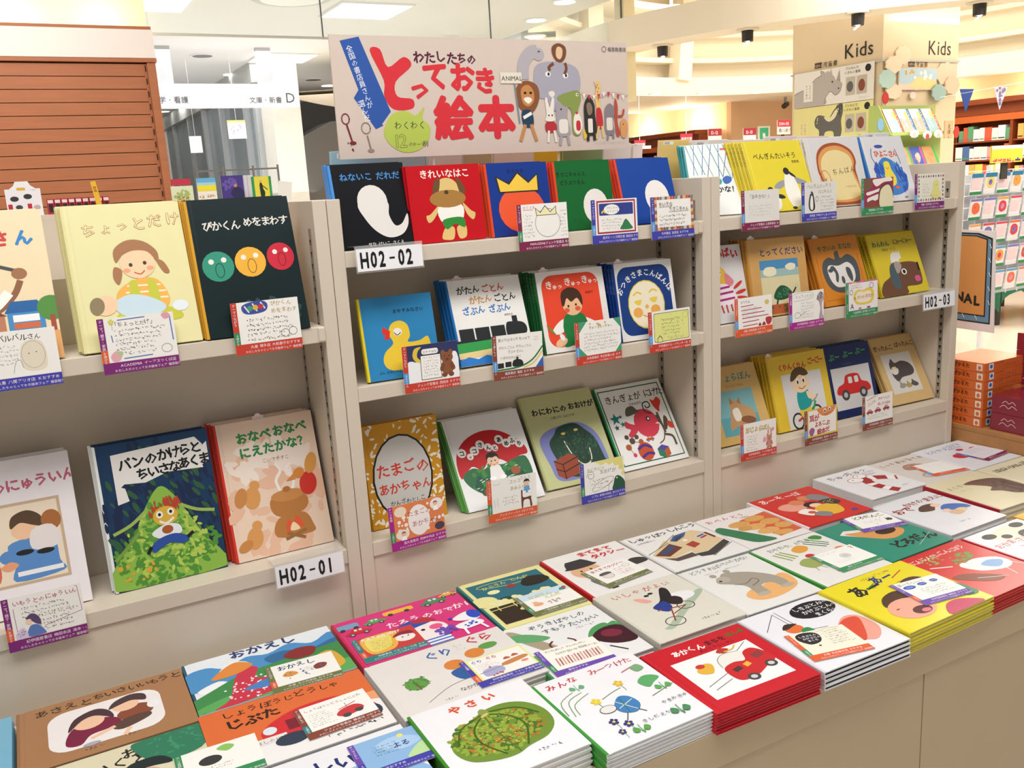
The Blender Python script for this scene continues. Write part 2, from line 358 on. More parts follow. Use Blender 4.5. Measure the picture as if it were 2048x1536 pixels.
# ------------------------------------------------------------------ books standing in the bookcases
# label, what, x,y,z,yaw,lean,roll,w,h, rear copies, thickness, front, spine, slip, spine print, art
U1, T2, T3, M2, M3, B_ = .0178, .1494, .1509, -.1073, -.1011, -.4228
SH = [
('black picture book with a pale floating shape and blue title', -.003+.029,.0251,T2,.003,.234,.012,.1509,.16,3,.007,'090b12','4a90d8',0,'',
 "T 13 20 10.8 3f88cc ねないこ_だれだ 2;E 51 48 20 21 dfdad6;B dfdad6 31 50 52 40 71 50 70 66 76 80 86 78 95 66 94 80 84 92 66 95 50 86 38 70;T 36 104 5.5 eee せな_けいこ_さくえ"),
('bright red picture book with a tan puppet figure in green shorts', .1764,.0246,T2,-.005,.130,.004,.1569,.1492,1,.007,'c20f1c','c20f1c',0,'',
 "T 17 15 11.5 f4ece4 きれいなはこ 2;B dfc07a 36 58 28 68 22 70 20 62 26 60 38 50;B dfc07a 72 48 82 58 88 62 84 70 76 62;B dfc07a 44 78 56 78 54 92 44 93 38 90;B dfc07a 60 78 72 76 72 90 62 92;B f4f0ea 38 52 70 50 68 70 42 72;B 2f8a36 42 68 69 66 71 79 58 74 46 80;E 52 32 17 16 dfc07a;B 6a4a2c 36 20 44 17 40 34 32 36;B 6a4a2c 66 17 72 20 78 34 70 36;E 52 42 25 11 a87a3c;E 51 34 3 2.5 4a3a24"),
('dark blue square picture book with an orange disc under a yellow crown', .3476,.0251,T2,-.002,.162,-.004,.147,.1475,2,.007,'16388c','e04a26',0,'',
 "T 34 14 7 0c1c50 おうさま 2;E 52 65 37 32 ea5a32;P 2a2a20 19 41 15 17 35 27 51 12 68 26 84 15 83 41;P f0c848 21 39 18 20 36 30 51 15 67 29 82 18 81 39"),
('green square picture book with a plain white oval and black title', .5084,.0257,T2,-.003,.151,-.005,.1442,.1458,3,.007,'14662f','e0482c',0,'',
 "T 4 22 7.4 0c2a14 うさこちゃんと 2;T 9 34 7.4 0c2a14 どうぶつえん 2;E 68 68 22 26 eee8e2;T 24 90 6 0c3a1c うさこ 0"),
('glossy blue square picture book with a plain white oval', .6811,.0261,T2,-.003,.30,-.012,.150,.149,2,.007,'15449a','e0482c',0,'',
 "E 66 60 22 26 eee8e2"),
('sky blue picture book with a yellow duck on its cover', .0526,.0127,M2,-.013,.202,-.020,.1541,.1614,0,.011,'2f86bd','e8d22c',0,'',
 "T 45 22 6 12243a おやすみなさい 2;B ecc93c 30 92 24 82 28 70 40 60 36 48 40 36 52 32 62 38 64 52 60 60 76 60 88 56 90 74 82 88 66 94 46 95;P e03020 38 44 29 38 27 46 31 48 29 54 36 54;E 48 46 6 5 f0ece0;C 222 1 43 46 47 50 52 47;T 16 97 4 16304c ぶん_えほんサロン 1"),
('white picture book with a black toy train and three coloured title lines', .2502,.0087,M2,-.02,.36,-.03,.171,.181,3,.010,'eeece8','1b6cb4',.12,'',
 "J 13 18 10.5 1c1c20 がたん 2;J 46 18 10.5 d33428 ごとん 2;J 27 31 10.5 cf8f3a がたん 2;J 60 31 10.5 1c1c20 ごとん 2;J 15 44 10.5 1c6fc0 ざぶん 2;J 50 44 10.5 1c6fc0 ざぶん 2;T 70 50 3 333 安西水丸;R 6 61 19 14 1d2024;R 27 61 19 14 1d2024;R 48 61 19 14 1d2024;B 1d2024 70 76 70 60 78 58 92 60 97 67 93 75;R 79 51 7 10 1d2024;R 0 75 100 3 1d2024;P 2f9a4c 0 78 100 76 100 86 0 90;P e6cc90 0 90 100 86 100 94 0 97;P 2b79c8 0 99 12 95 24 99 36 95 48 99 60 95 72 98 84 94 100 97 100 106 0 106"),
('white picture book with an orange red panel and a small child in green', .4498,.013,M2,-.01,.223,-.014,.1757,.1756,4,.008,'eae6e2','1d5c30',.1,'8fbf90 きゅっきゅっきゅっ',
 "R 9 5 82 89 e8482a 15;T 14 21 11 f4efe8 き 2;T 24 22 7.5 f4efe8 ゅっ 2;T 41 19 11 f4efe8 き 2;T 51 20 7.5 f4efe8 ゅっ 2;T 66 18 11 f4efe8 き 2;T 76 19 7.5 f4efe8 ゅっ 2;B f6f2ec 34 60 22 66 16 74 24 78 40 70;B f6f2ec 62 60 76 66 84 72 78 77 60 68;B 1f7a40 36 56 62 56 66 80 34 82;B 1f7a40 34 80 52 80 44 92 30 94;E 26 88 9 5 eebd92 -20;E 49 44 14 13 eebd92;B 43291c 34 42 35 28 46 22 58 25 64 34 63 46 57 36 48 40 42 35 37 44;E 43 45 1.4 1.6 222;E 54 44 1.4 1.6 222;E 40 50 4 3 e0603c;E 56 49 4 3 e0603c;E 14 72 1.5 9 7a8a3a -40;E 28 82 3 5 eee -30;T 70 32 4 8a2010 林明子"),
('white picture book with a navy panel and a sleeping full moon face', .6476,.0113,M2,-.012,.185,-.019,.1631,.1756,4,.008,'e8e6e4','143a86',.06,'9ab8e8 おつきさまこんばんは',
 "R 6 6 88 95 123a80 16;A 50 63 44 -60 60 10.5 f2eee6 おつきさまこんばんは 2;E 50 60 31 34 e2c93c;E 50 60 29.5 32.5 f0e6cc;C e2c13c 2.2 29 46 36 42 43 45;C e2c13c 2.2 56 44 63 40 70 43;B e8cc50 30 54 42 53 38 60 32 58;B e8cc50 56 52 69 51 65 58 59 57;E 34 70 8 7 eaaa54;E 64 68 8 6.5 eaaa54;E 50 63 3 3 e8b060;C d08a30 1.2 42 74 50 77 57 73"),
('ochre patterned picture book with a big grey egg and red title', .0489,.0546,B_,.006,.13,-.019,.1666,.2153,3,.003,'cf9220','cf9220',0,'',
 "D f2ead8 260 50 64 64 80 4.2 7 .4;E 47 70 40 54 1b1a1a;E 47 70 37.6 51.6 cfccc8;J 13 66 17.5 cf3b2c たまごの 2 0;J 13 88 14.5 cf3b2c あかちゃん 2 0;J 26 104 7 2b3350 かんざわとしこ 1;J 24 113 7 2b3350 やぎゅうげんいちろう 1"),
('white picture book with a child under a big red umbrella, leaning far back', .2474,.0253,B_,-.017,.60,-.010,.1907,.2115,6,.004,'eeeeee','5c9a48',0,'',
 "B c4161f 6 72 7 46 22 28 46 20 70 24 92 42 96 56 84 58 72 66 60 58 46 56 34 66 22 60;B 2f6b44 8 70 22 62 34 66 46 62 62 64 76 60 92 60 94 84 82 96 60 100 36 98 16 86;D 3f8a3c 60 50 78 34 17 3 3;D 245640 60 52 84 36 13 3 8;D d8e8dc 30 50 78 34 16 .5 4 5 80;K 50 62 .82 1c1a1a f4f0ee;E 74 74 6 5 a05a34;E 33 93 6 5 8a4a2c;E 15 42 5.5 5.5 f4f0ea;E 24 48 4 4 f4f0ea;E 31 42 5.5 5.5 f4f0ea;E 40 36 5.5 5.5 f4f0ea;E 49 41 5 5 f4f0ea;E 57 43 4.2 4.2 f4f0ea;E 65 34 5.5 5.5 f4f0ea;E 73 40 5.5 5.5 f4f0ea;E 81 38 5.5 5.5 f4f0ea;E 89 43 5.5 5.5 f4f0ea;T 11.5 45 7 111 コ 3;T 22 50 4 111 ッ 3;T 27.5 45 7 111 コ 3;T 36.5 39 7 111 さ 3;T 45.5 44 7 111 ん 3;T 54 45.5 6 111 と 3;T 61.5 37 7 111 あ 3;T 69.5 43 7 111 め 3;T 77.5 41 7 111 ふ 3;T 85.5 46 7 111 り 3"),
('pale green picture book with a dark green reptile holding a red box', .4526,.036,B_,-.025,.6,-.018,.1943,.2264,4,.007,'c6c894','b0b47c',0,'',
 "T 12 25 9.6 17171a わにわにの 3;T 62 24 9.4 17171a おおけが 3 0 -.04;T 34 33 4 444 小風さち_山口マオ;B 8088c4 14 88 10 60 20 48 44 42 68 42 86 56 92 80 88 104 50 110 20 108;B 1c4030 40 44 62 42 74 52 84 66 88 92 92 106 44 108 32 98 24 80 22 62 32 52;C 0e2018 1 46 48 50 64 54 80 60 92;C 0e2018 1 74 56 66 70 66 86 62 92;C e8e6d0 1.4 42 62 46 78 54 92 62 95 70 90 72 76;D 2c5c44 90 56 74 28 28 2 5 .7;E 44 53 3 1.6 e8d060;E 62 51 3 1.6 e8d060;P 9a4428 20 84 42 78 52 84 50 104 28 108 20 102;L 1a1210 1.2 20 84 30 90 52 84;L 1a1210 1.2 30 90 29 108;L 1a1210 1.2 20 94 30 99 51 93"),
('white picture book with a thin green border, pink fish and toys', .6625,.0403,B_,-.005,.593,-.008,.1963,.2138,4,.006,'ecebe8','1f8a4a',0,'',
 "R 4 4.5 92 99 1f5c40;R 5.4 5.9 89.2 96.2 ecebe8;T 10 22 11.5 17171a きんぎょが 1 0 -.06;T 69 21 11.5 17171a にげた 1 0 -.2;T 42 29 4 333 五味太郎作;E 58 55 18 19 d63a50;P ecebe8 70 58 80 54 80 60;P d63a50 74 50 77 58 74 57;B d63a50 42 56 34 52 28 48 26 56 32 60 26 66 30 70 38 66 42 62;E 62 50 3 3 1a1a1a;E 62.4 50 1.6 1.6 eee;B 5a5a4a 33 42 36 32 46 30 51 36 56 36 48 40;C 2a3a34 1.6 70 44 62 40 62 30 70 28 72 34 66 36 65 32;S 16 43 8 1c7a72;S 24 51 4 1c7a72;S 14 54 4 43405a;S 24 41 3 1c7a72;B d8402c 75 26 80 28 86 24 90 30 85 38 82 44 77 36;C 5a4a38 3 78 44 79 58 80 72;C 5a4a38 1.5 79 70 74 80 66 84;B 5a4a38 80 66 86 50 90 56 84 68;B 5a4a38 78 62 74 48 80 50;C 5a4a38 3 78 74 88 78 89 90;B d8402c 88 58 94 60 95 68 88 66;L 555 .6 22 68 28 74 21 82 24 90;L 555 .6 28 74 36 71;L 555 .6 28 74 33 66;L 555 .6 28 74 40 79;E 22 68 3 3 4a4038;E 28 74 4 4 5a463a;E 36 70 3 3 5a463a;E 20 81 4 4 b0582c;E 40 77 3.5 3.5 b0582c;E 25 92 2.6 2.6 d83a70;E 42 90 11 12 c8502c;C 4a3488 3.5 32 86 42 82 52 87;C 4a3488 3.5 34 97 44 93 53 95;P 2f7a5c 59 90 68 94 68 104 59 99;P b85a30 68 94 76 90 76 100 68 104;P 54469a 59 90 67 86 76 90 68 94;W 54 76 .28 c8502c"),
('white picture book with slanting teal and blue pencil streaks', .9285,.098,T3,-.36,.42,0,.130,.183,2,.007,'e9ecee','2d8f96',0,'222 あめかな',
 "L 2b9aa0 1.2 6 0 22 60;L 2f4f9a 1 22 0 14 60;L 2b9aa0 1.4 16 0 36 60;L 345a9c 1.2 40 0 30 60;L 2b9aa0 1 30 0 52 66;L 45357a 1.1 56 0 40 66;L 2b9aa0 1.4 48 0 70 66;L 2a5aa8 1.2 70 0 62 70;L 2b9aa0 1.2 62 0 86 70;L 45357a 1.1 88 0 70 66;L 2b9aa0 1.3 78 0 98 60;L 2f4f9a 1 94 4 88 70;R 72 8 26 4 d8566a;B 2f9a9c 48 72 58 68 66 72 64 80 54 80;B 2b5fb8 68 70 78 64 86 70 82 78 72 80;T 54 96 14 17171a かな！ 3;T 44 103 4 333 さく・え"),
('glossy yellow picture book with two penguins', 1.0619,.0111,T3,-.009,.395,-.002,.191,.1811,4,.009,'e6d23a','e0cb36',0,'222 ぺんぎんたいそう',
 "T 13 24 9.3 17171a ぺんぎんたいそう 1 0 0;T 76 31 4.4 333 齋藤槙;B 9a9aa2 56 54 44 56 35 62 40 66 56 60;B 9a9aa2 72 50 84 54 92 58 86 61 72 58;B f1efe8 54 56 62 42 72 50 76 70 72 88 58 90 52 74;E 62 42 5 5 2c2c30;B 2c2c30 62 40 72 46 76 51 68 48;E 60 92 4 2 33302c;E 76 91 4 2 33302c;B f1efe8 24 70 34 68 40 80 36 92 24 92 20 80;E 27 66 5 4 2c2c30;B 2c2c30 22 74 10 78 8 82 22 80;B 2c2c30 36 72 46 74 48 78 38 78"),
('grey white picture book with a big slice of toast', 1.2546,.0128,T3,-.008,.305,-.010,.1897,.1793,3,.008,'d8d4d4','dcd8d8',0,'222 ぼんちんぱん',
 "O 0 0 0 0 0 000;B a4512a 20 88 18 60 14 44 18 22 34 10 60 8 82 18 88 34 84 48 90 90 88 93 22 93;B dc9a58 23 86 21 60 17 42 21 25 36 14 60 12 79 21 84 34 80 48 86 86;B e8d49a 26 84 25 60 21 42 26 28 40 19 58 18 75 25 80 36 77 50 82 82;O 25 58 9 13 .8 b4452c;T 20 62 8 4a3a2a ぼ 0;T 32 63 7 4a3a2a ん 0 -8;T 40 52 10 4a3a2a ちんぱん 0 5 .12;T 58 70 3.6 8a7a54 つなひろみち"),
('pale grey picture book with a yellow chick in blue feathers', 1.4631,.0123,T3,.003,.362,-.007,.1641,.1799,1,.010,'dcdadc','2f78c4',0,'',
 "C 3a4c9a 1.6 22 20 18 34 24 48;C 3a4c9a 1.4 76 22 80 36 82 48;E 40 17 10 3 4050a8;B 3f7fc8 50 36 70 46 84 62 88 80 78 94 50 100 26 92 16 74 22 54 36 40;D 2c52b0 34 28 68 12 22 6 3 .35 70;D 2c52b0 34 76 68 12 22 6 9 .35 100;D 64a0d8 20 50 66 34 26 4 4 .3 80;B f0d848 42 44 54 44 56 58 62 70 58 82 44 84 36 74 40 58;C e08a30 1.4 44 53 48 55 51 53;E 40 88 5 2.4 e0683a;E 60 87 5 2.4 e0683a;J 25 34 11.5 d86038 ひよこさん 3 -.04;T 70 106 4 333 桑原"),
('white picture book half hidden behind the post, with a red title and a striped bird', .9275,.0118,M3,-.008,.25,-.02,.107,.187,0,.008,'dcd8d8','dcd8d8',0,'',
 "J 2 28 22 c3242c ばいばい 4 0;P c9202c 18 46 26 30 36 50;B e3b63c 6 72 12 54 28 48 44 56 48 78 40 92 10 92;E 26 60 8 8 f4f0e8;E 29 60 4 4 222;E 14 80 10 10 dc5a2c;B d8808a 44 62 66 82 54 94 42 86;B f0e2ea 4 92 44 88 66 112 60 132 2 134;L a82c7a 5 4 98 52 94;L a82c7a 5 4 110 60 106;L a82c7a 5 4 124 62 120;E 76 92 16 4 c83a30 -30;E 82 108 16 4 c83a30 -12;E 84 122 16 4 c83a30 8;L b8342c 4 20 134 24 152;L b8342c 4 34 134 36 152;L b8342c 4 48 134 50 150;T 60 162 9 c3242c アヴァ"),
('tan picture book with a cloud panel and a dark green tortoise', 1.0381,.0075,M3,-.021,.18,-.032,.189,.19,4,.009,'cb9d5e','c0893a',.05,'4a2c14 とってください',
 "T 20 22 11 2b3a78 とってください 2;R 19 28 66 66 d9cda4;R 19 28 66 20 4a8ab8;R 19 40 66 10 9cb8b4;B e8e0c4 24 42 30 37 44 38 46 46 36 49 26 47;B e8e0c4 62 38 70 34 80 36 78 42 68 43;B 1f5238 38 78 42 68 52 62 64 66 70 76 52 81;D 3f7a50 22 54 72 12 7 1.6 4;C 2a3420 2.4 68 77 76 68 78 64;E 78 64 3 2.6 cfc898;L 2a3420 2.6 44 80 42 86;L 2a3420 2.6 64 80 68 85;R 19 86 66 12 b85a34;D 3f6a3c 12 48 92 28 4 2 6"),
('orange picture book with a grey pepper shape on its cover', 1.2836,.0109,M3,0,.361,0,.1779,.1817,2,.009,'d0832a','c87a22',.12,'4a2c14 やさいのおなか',
 "T 14 20 10 1f6a34 やさいの 2 0 -.02;T 57 19 10 1f6a34 おなか 2 0 -.04;O 50 52 0 0 0 000;L a85a1c .7 8 28 8 94 92 94 92 28;B 4e5558 20 74 14 54 18 38 32 30 44 34 46 24 54 22 56 33 72 28 86 38 88 58 80 78 64 84 38 84;B e6e0dc 27 66 24 50 30 42 48 44 68 40 78 50 76 66 62 74 38 76;B 4e5558 30 46 38 44 44 56 40 68 36 66 38 54;B 4e5558 62 48 70 50 72 62 68 70 62 60;E 51 66 3.4 6 4e5558;E 30 50 5 3 4e5558;T 60 97 5 8a3a10 平山和子"),
('yellow picture book with a brown dog head and a small white cat', 1.5045,.0147,M3,.011,.384,.012,.1942,.1749,3,.010,'d6c02e','c4ac22',0,'2a2410 わんわんにゃーにゃー',
 "T 9 18 9.2 3f6a34 わんわん 3 0 -.04;T 52 17 9.2 3a3a34 にゃーにゃー 1 0 -.28;T 26 25 4.4 333 長新太_さくえ;B e8e2dc 38 45 40 32 48 28 54 32 52 46;P e8e2dc 52 34 53 26 56 30 60 26 60 38 54 40;B 6c4630 4 90 8 72 28 62 38 48 60 44 84 46 92 54 90 76 78 80 56 80 52 90;R 8 74 40 16 6c4630;B 4a5a60 28 58 34 46 46 44 46 60 44 78 34 82 28 74;B a69a92 42 44 52 43 56 50 44 60;E 58 58 5.5 4.5 ece8e0;E 58 58 3 3 1a1a1a;R 88 47 4 12 1c1816;R 76 66 12 9 d4568c 4"),
('tan picture book behind the left post, with a fox like dog on a blue panel', 
.9445,.045,B_,-.01,.42,-.016,.2,.201,1,.008,'d6b06c','caa258',0,'',
 "T 44 20 12 3f8a8c ょらぽん 2 0 -.05;T 44 28 4 777 ちいさな_えほん;R 22 32 62 58 7fb4b8;R 22 66 62 24 62a8b4;B c49868 34 82 40 62 44 48 54 46 62 52 74 58 80 70 70 78 50 78;B eee4d4 44 58 54 56 56 70 46 72;P b07c48 42 50 44 40 49 48;P b07c48 54 48 60 42 60 52;E 66 73 12 5 8a5a3c 10"),
('yellow picture book with a boy on a tricycle', 1.1643,.0470,B_,-.015,.277,-.02,.2078,.1991,4,.009,'e2c03a','d4b030',.02,'3a3010 くりんくりんごーごー',
 "T 17 19 9 c9342c くりんくりん 3 0 -.12;T 68 16 9 c9342c ごーごー 3 0 -.3;R 20 25 68 70 dcd9d8;E 70 80 10 11 2a2a2c;E 70 80 7.5 8.5 dcd9d8;E 36 86 10 11 2a2a2c;E 36 86 7.5 8.5 dcd9d8;C c03a30 3 36 86 50 80 62 76 70 80;C 2f9a50 3 56 84 66 72 70 64;C 888 1.6 60 66 70 62 76 56;B e6c83c 42 70 60 68 58 80 44 82;B 1f9c9c 42 50 58 46 64 60 60 70 42 72;B f2d2ac 58 50 70 56 72 60 60 60;E 50 38 15 13 f2d2ac;B 5a4428 34 34 38 24 48 18 60 20 66 28 58 30 50 28 40 34;E 46 36 3 4 f4f0ea;E 46 37 1.5 2.4 222;E 56 35 3 4 f4f0ea;E 56 36 1.5 2.4 222;C a04a30 1 46 44 52 46 58 43"),
('navy picture book with a white panel and a red toy car', 1.3729,.0469,B_,-.009,.273,-.014,.1759,.1985,3,.009,'1b2a5c','1b2a5c',0,'',
 "T 9 22 12 4fb45c ぶー 2 0 0;T 39 20 12 4fb45c ぶー 2;T 67 18 12 4fb45c ぶー 2;T 36 32 4 5a6a9c こかぜさち;R 8 35 84 66 d4d2d2;W 50 70 1.7 cf2a28;T 56 108 5 cf3a38 ・とよたかずひこ"),
('tan picture book with a dark cat lying above three kittens', 1.5929,.0408,B_,-.017,.50,-.02,.1751,.2018,3,.010,'d3b27a','c9a566',0,'',
 "T 4 22 10 4a3020 ぎったんこ 2 0 -.1;T 54 20 10 4a3020 ばったんこ 2 0 -.1;R 14 30 68 68 d8d4cc;B 52484a 26 66 28 48 34 38 40 46 56 44 72 50 78 62 70 70 46 72 34 78;E 34 58 9 8 e4dfd8;B 52484a 26 56 28 44 34 48 40 46 43 56 34 52;E 30 55 2 2 e8cf50;E 38 54 2 2 e8cf50;E 40 86 8 4 9a9690 -10;E 54 87 7 4 b09a5c;E 68 86 8 4 55514e 10;P 9a9690 34 84 36 76 40 82;P b09a5c 50 84 52 78 56 83;P 55514e 62 84 64 77 70 82"),
('cream picture book with a child holding a baby, outlined title', -.4307,-.0018+.003,U1,.003,.33,-.012,.1886,.25,3,.009,'e3dca6','ddd49a',0,'',
 "T 14 28 13 b4683a ち 3;T 29 26 11 b4683a ょ 3;T 43 24 11 b4683a っ 3;T 56 24 13 b4683a と 3;T 70 22 13 b4683a だ 3;T 86 21 13 b4683a け 3;T 14 28 13 efe6ae ち 0;T 29 26 11 efe6ae ょ 0;T 43 24 11 efe6ae っ 0;T 56 24 13 efe6ae と 0;T 70 22 13 efe6ae だ 0;T 86 21 13 efe6ae け 0;B c3c23c 30 106 40 96 66 96 84 102 84 110 50 112 34 112;E 36 108 6 4 f0c8a4;E 62 109 7 4 f0c8a4;E 86 98 7 5 dfe6ea;B f0b050 38 78 54 70 70 72 78 88 74 98 62 92 44 96 34 88;L f6ead0 1.4 44 76 72 77;L f6ead0 1.4 42 82 76 83;L f6ead0 1.4 44 88 77 89;B c3c23c 46 74 52 72 54 90 46 92;B c3c23c 62 72 68 73 70 92 62 90;B c4d8e4 30 92 44 84 62 88 74 98 60 106 40 104;E 24 92 10 9 f0c8a4 -20;E 17 92 6 8 8a7a5a 10;E 56 56 15 14 f2cba4;B a4714a 38 54 38 42 50 34 64 36 74 46 73 56 66 46 54 44 44 48;B a4714a 36 58 42 62 38 74 34 68;B a4714a 72 54 78 56 82 66 77 66;E 50 57 1.6 1.8 4a3020;E 62 56 1.6 1.8 4a3020;E 46 62 3 2 eaa07c;E 66 61 3 2 eaa07c;C c0543c 1 52 64 57 66 61 63"),
('dark green picture book with green, yellow and red round faces', -.2356,-.002,U1,-.012,.30,-.003,.1826,.2475,4,.006,'0b2024','d29a2c',0,'',
 "T 13 30 10.4 ddd8d0 ぴかくん 2 0 -.14;T 52 28 10.2 ddd8d0 めをまわす 2 0 -.14;D 1c4444 60 60 115 36 14 4 6 .6;E 22 66 15 15 2c8f74;E 53 64 15 15 e8ac34;E 83 61 13.5 14 c81c34;E 16 61 2.6 2.6 e8e4dc;E 28 60 2.6 2.6 e8e4dc;E 47 59 2.6 2.6 e8e4dc;E 59 58 2.6 2.6 e8e4dc;E 78 56 2.4 2.4 e8e4dc;E 89 55 2.4 2.4 e8e4dc;O 23 70 4 7 .7 17483c;O 54 68 4 7 .7 8a6420;O 84 64 3.6 6.6 .7 7a1020"),
('picture book with painted shops and a red and blue title, at the far left', -.6475,.003,U1,0,.33,-.012,.1886,.25,2,.009,'ead6b0','e3dca6',0,'',
 "T 58 30 15 c83a34 さ 4;T 76 30 15 2b7fc4 ん 4;C 8a5a3c 5 44 90 58 86 70 74 76 62;C f4efe8 8 40 90 54 84 66 72;R 60 50 18 3 444 1 20;E 76 56 6 5 9a6a48;R 0 108 100 25 dba468;R 42 92 18 14 b87a5c;P 7a4030 40 92 50 84 62 92;R 62 88 28 22 3f88c0;P 1f5f9c 60 90 66 80 86 80 92 90;R 66 92 20 6 eee;R 66 99 20 5 cc6a40;E 96 88 11 11 4f8a3c;R 94 94 4 14 a04a38"),
('dark forest picture book with a bright green path and a running imp', -.4396,.0513,B_,.027,.14,-.005,.1972,.2667,2,.006,'1c3a5c','e8ecea',0,'',
 "D 16284a 150 50 66 52 64 8 2 .3 75;D 2f5a3c 80 50 66 50 60 6 3 .35 60;B 8cb84a 50 46 62 56 72 76 84 100 98 120 98 134 2 134 4 110 22 90 34 66;D 4f8f34 200 50 108 46 30 4 5 .5;D b4cc5a 120 50 98 36 34 3 6 .5;D 5a9a3c 70 50 80 16 24 3 7 .6;C 9ab85a 3 6 82 22 76 36 66;C 9ab85a 3 66 66 80 74 96 78;C 7a9c44 3 4 106 16 96 28 84;D d0a83c 12 22 118 20 10 2.4 8;P e6e4e0 14 10 88 6 94 14 90 26 92 36 60 34 40 40 22 38 14 44;P e6e4e0 14 38 22 42 24 54 14 56;P e6e4e0 90 18 98 12 98 30 90 34;T 19 25 12 16161a パンの 3 4 -.04;T 53 22 12 16161a かけらと 3 3 -.2;T 33 36 11.5 16161a ちいさな 3 3 -.18;T 70 33 11.5 16161a あくま 3 3 -.2;D b8402c 40 52 66 16 8 4 4 .3 80;E 52 74 11 9 d8b03c;E 47 72 3 3.4 f4f0e8;E 57 71 3 3.4 f4f0e8;E 47 72 1.4 1.6 222;E 57 71 1.4 1.6 222;C f0ece0 2 46 78 52 81 59 77;B e8ecf0 38 88 50 82 62 84 64 92 54 94 44 94;E 52 87 5 4 a8582c;B 2c50a0 44 94 58 92 70 98 64 103 52 100 38 106 36 100;L 1a1a20 3 36 100 32 106;L 1a1a20 3 68 98 74 94"),
('pale pink picture book with foxes and squirrels round a steaming pot', -.2265,.0544,B_,.006,.282,-.005,.1921,.2663,4,.005,'ecd2bc','d23a2c',.4,'',
 "D e8bca0 50 50 80 48 60 12 5 .5;D f4e4d8 40 50 40 44 16 12 6 .4;T 20 22 12 2f8a4c おなべ 4 3 0;T 57 20 12 2f8a4c おなべ 4 3 0;T 21 37 12 2f8a4c にえたかな？ 4 3 0;T 42 45 4.6 7a6a4a こいでやすこ;C f4ece6 3 56 80 52 66 58 56 54 48;C f4ece6 3 66 80 70 66 64 56 70 50;B b87a40 42 90 46 82 66 80 80 86 78 98 60 104 46 100;E 61 82 17 6 c88a4c;E 61 76 4 3 b07038;B b87a40 44 122 48 104 74 102 82 116 80 124;B e05a34 54 118 58 106 62 112 66 104 72 116;B f4d8b0 58 118 62 110 68 118;L 9a6a3c 3 52 126 74 120;L 9a6a3c 3 54 120 72 128;E 26 78 8 11 d89a58 10;E 30 66 5 5 d89a58;E 15 76 6 10 c8884a 20;E 22 118 8 11 d89a58 15;E 26 106 5 5 d89a58;E 12 124 8 5 c8884a -30;E 84 74 9 12 cf3428 10;E 76 62 6 5 d8883c -30;E 90 54 6 11 d89a4c 20;P d8883c 70 62 62 68 72 68"),
('white picture book with a framed picture of children in blue and red dresses', -.6745,.05,B_,.006,.25,-.005,.197,.268,2,.009,'efe9ec','e8e2e4',0,'',
 "T 36 28 12 c4607a のにゅういん 3 3 -.06;R 5 38 82 72 c8ae92;R 7.5 40.5 77 67 ecdcc4;B 5a8cc8 42 74 62 70 78 74 80 94 82 104 44 106 46 90;E 42 84 8 6 5a8cc8;R 46 98 36 4 f0eef0;B d86a5c 8 86 28 82 34 92 30 106 8 106;E 16 74 9 9 f0c4a0;E 15 70 9 7 4a3a30;E 56 62 10 9 f0c4a0;B 58422e 46 60 48 50 60 46 70 52 72 62 64 60 54 56;E 78 58 8 9 a86a3a;B e6dedc 62 64 78 62 84 76 76 82 60 80;E 54 82 7 2.4 222;E 70 84 7 2.4 222;B e8a078 34 92 42 88 48 92 40 96"),
]
SHOW = {}
for (lb, x, y, z, ya, le, ro, bw, bh, nc, th, col, sp, slip, spn, art) in SH:
    x = max(x, (.0285 if x > -.01 and x < .5 else .9275 if .84 < x < 1.0 else x)); ro *= .35; u, v = uv(ya, le, ro); zl = z+.0004+max(0, math.sin(le))*th+max(0, -math.sin(ro))*bw
    book(lb+'', frame(Vector((x, y, zl)), u, v), bw, bh, th, col, sp, art, slip=slip, spine=spn)
    what = short(lb)
    lim = .168
    for j in range(nc):
        yy = y+(th+.0006)*(j+1)/math.cos(le); top = yy+bh*math.sin(le)+th
        if top > lim and z < .1: break
        xx = max(x-.0026*(j+1)*(1 if j % 2 else .8), .0268 if .02 < x < .5 else .9272 if .9 < x < 1.0 else -9)
        g = 'rear copies: '+what if nc > 1 else None
        book(f"{ORD[j]} rear copy of the {what}",
             frame(Vector((xx, yy, zl+.0015*(j % 2))), u, v), bw, bh, th, col, sp, group=g, spine=spn if spn else '')

# ------------------------------------------------------------------ recommendation cards clipped to the shelf fronts
CW, CH = .1190, .0925
PUR, BLU, RED, MAR, ORA, GRN, LBL, BRN, MAG, TEA, OLI, VIO = '7a1c70', '3c3ca4', 'c63a24', '7c1a48', 'dc5a28', '2c8a52', '4a94d4', '84402c', 'a41c88', '267c7c', '6c7442', '6846a8'
def card(label, M, s1, s2, band, l1, art, th1, th2, ground='f2efea', name='recommendation_card'):
    m = MB(); m.box(0, .0002, 0, CW, .0007, CH, 'efece8')
    H = 100*CH/CW; tc = 'f4e8f0'
    src = f"R 8.5 0 91.5 62 {ground};" + art + f";R 0 0 8.5 44 {s1};R 0 44 8.5 34 {s2};R 0 62 100 16 {band};V 2 6 5 {tc} {th1} 0 0 .95;V 2.4 50 4.4 {tc} {th2} 0 0 .95;T 22 69 5.4 {tc} {l1};T 14 75.3 4.3 {tc} わたしたちのとっておき絵本フェア_福音館書店"
    compile_art(m, src, 100, H, CW/100, lambda x, y, l: (x, -l, CH-y))
    o = m.obj(name, CARDM); o.matrix_world = M; return tag(o, label, 'card', None)
def scard(label, x, z, roll, *a, tilt=.04, **k):
    u, v = uv(0, tilt, roll*.6); c = card(label, frame(Vector((x, -.0085, z)), u, v), *a, **k)
    o = MB().box(.048, .0008, .004, .062, .0040, .022, 'fff').obj('clip', ACRYL, c)
T4 = '４歳から'
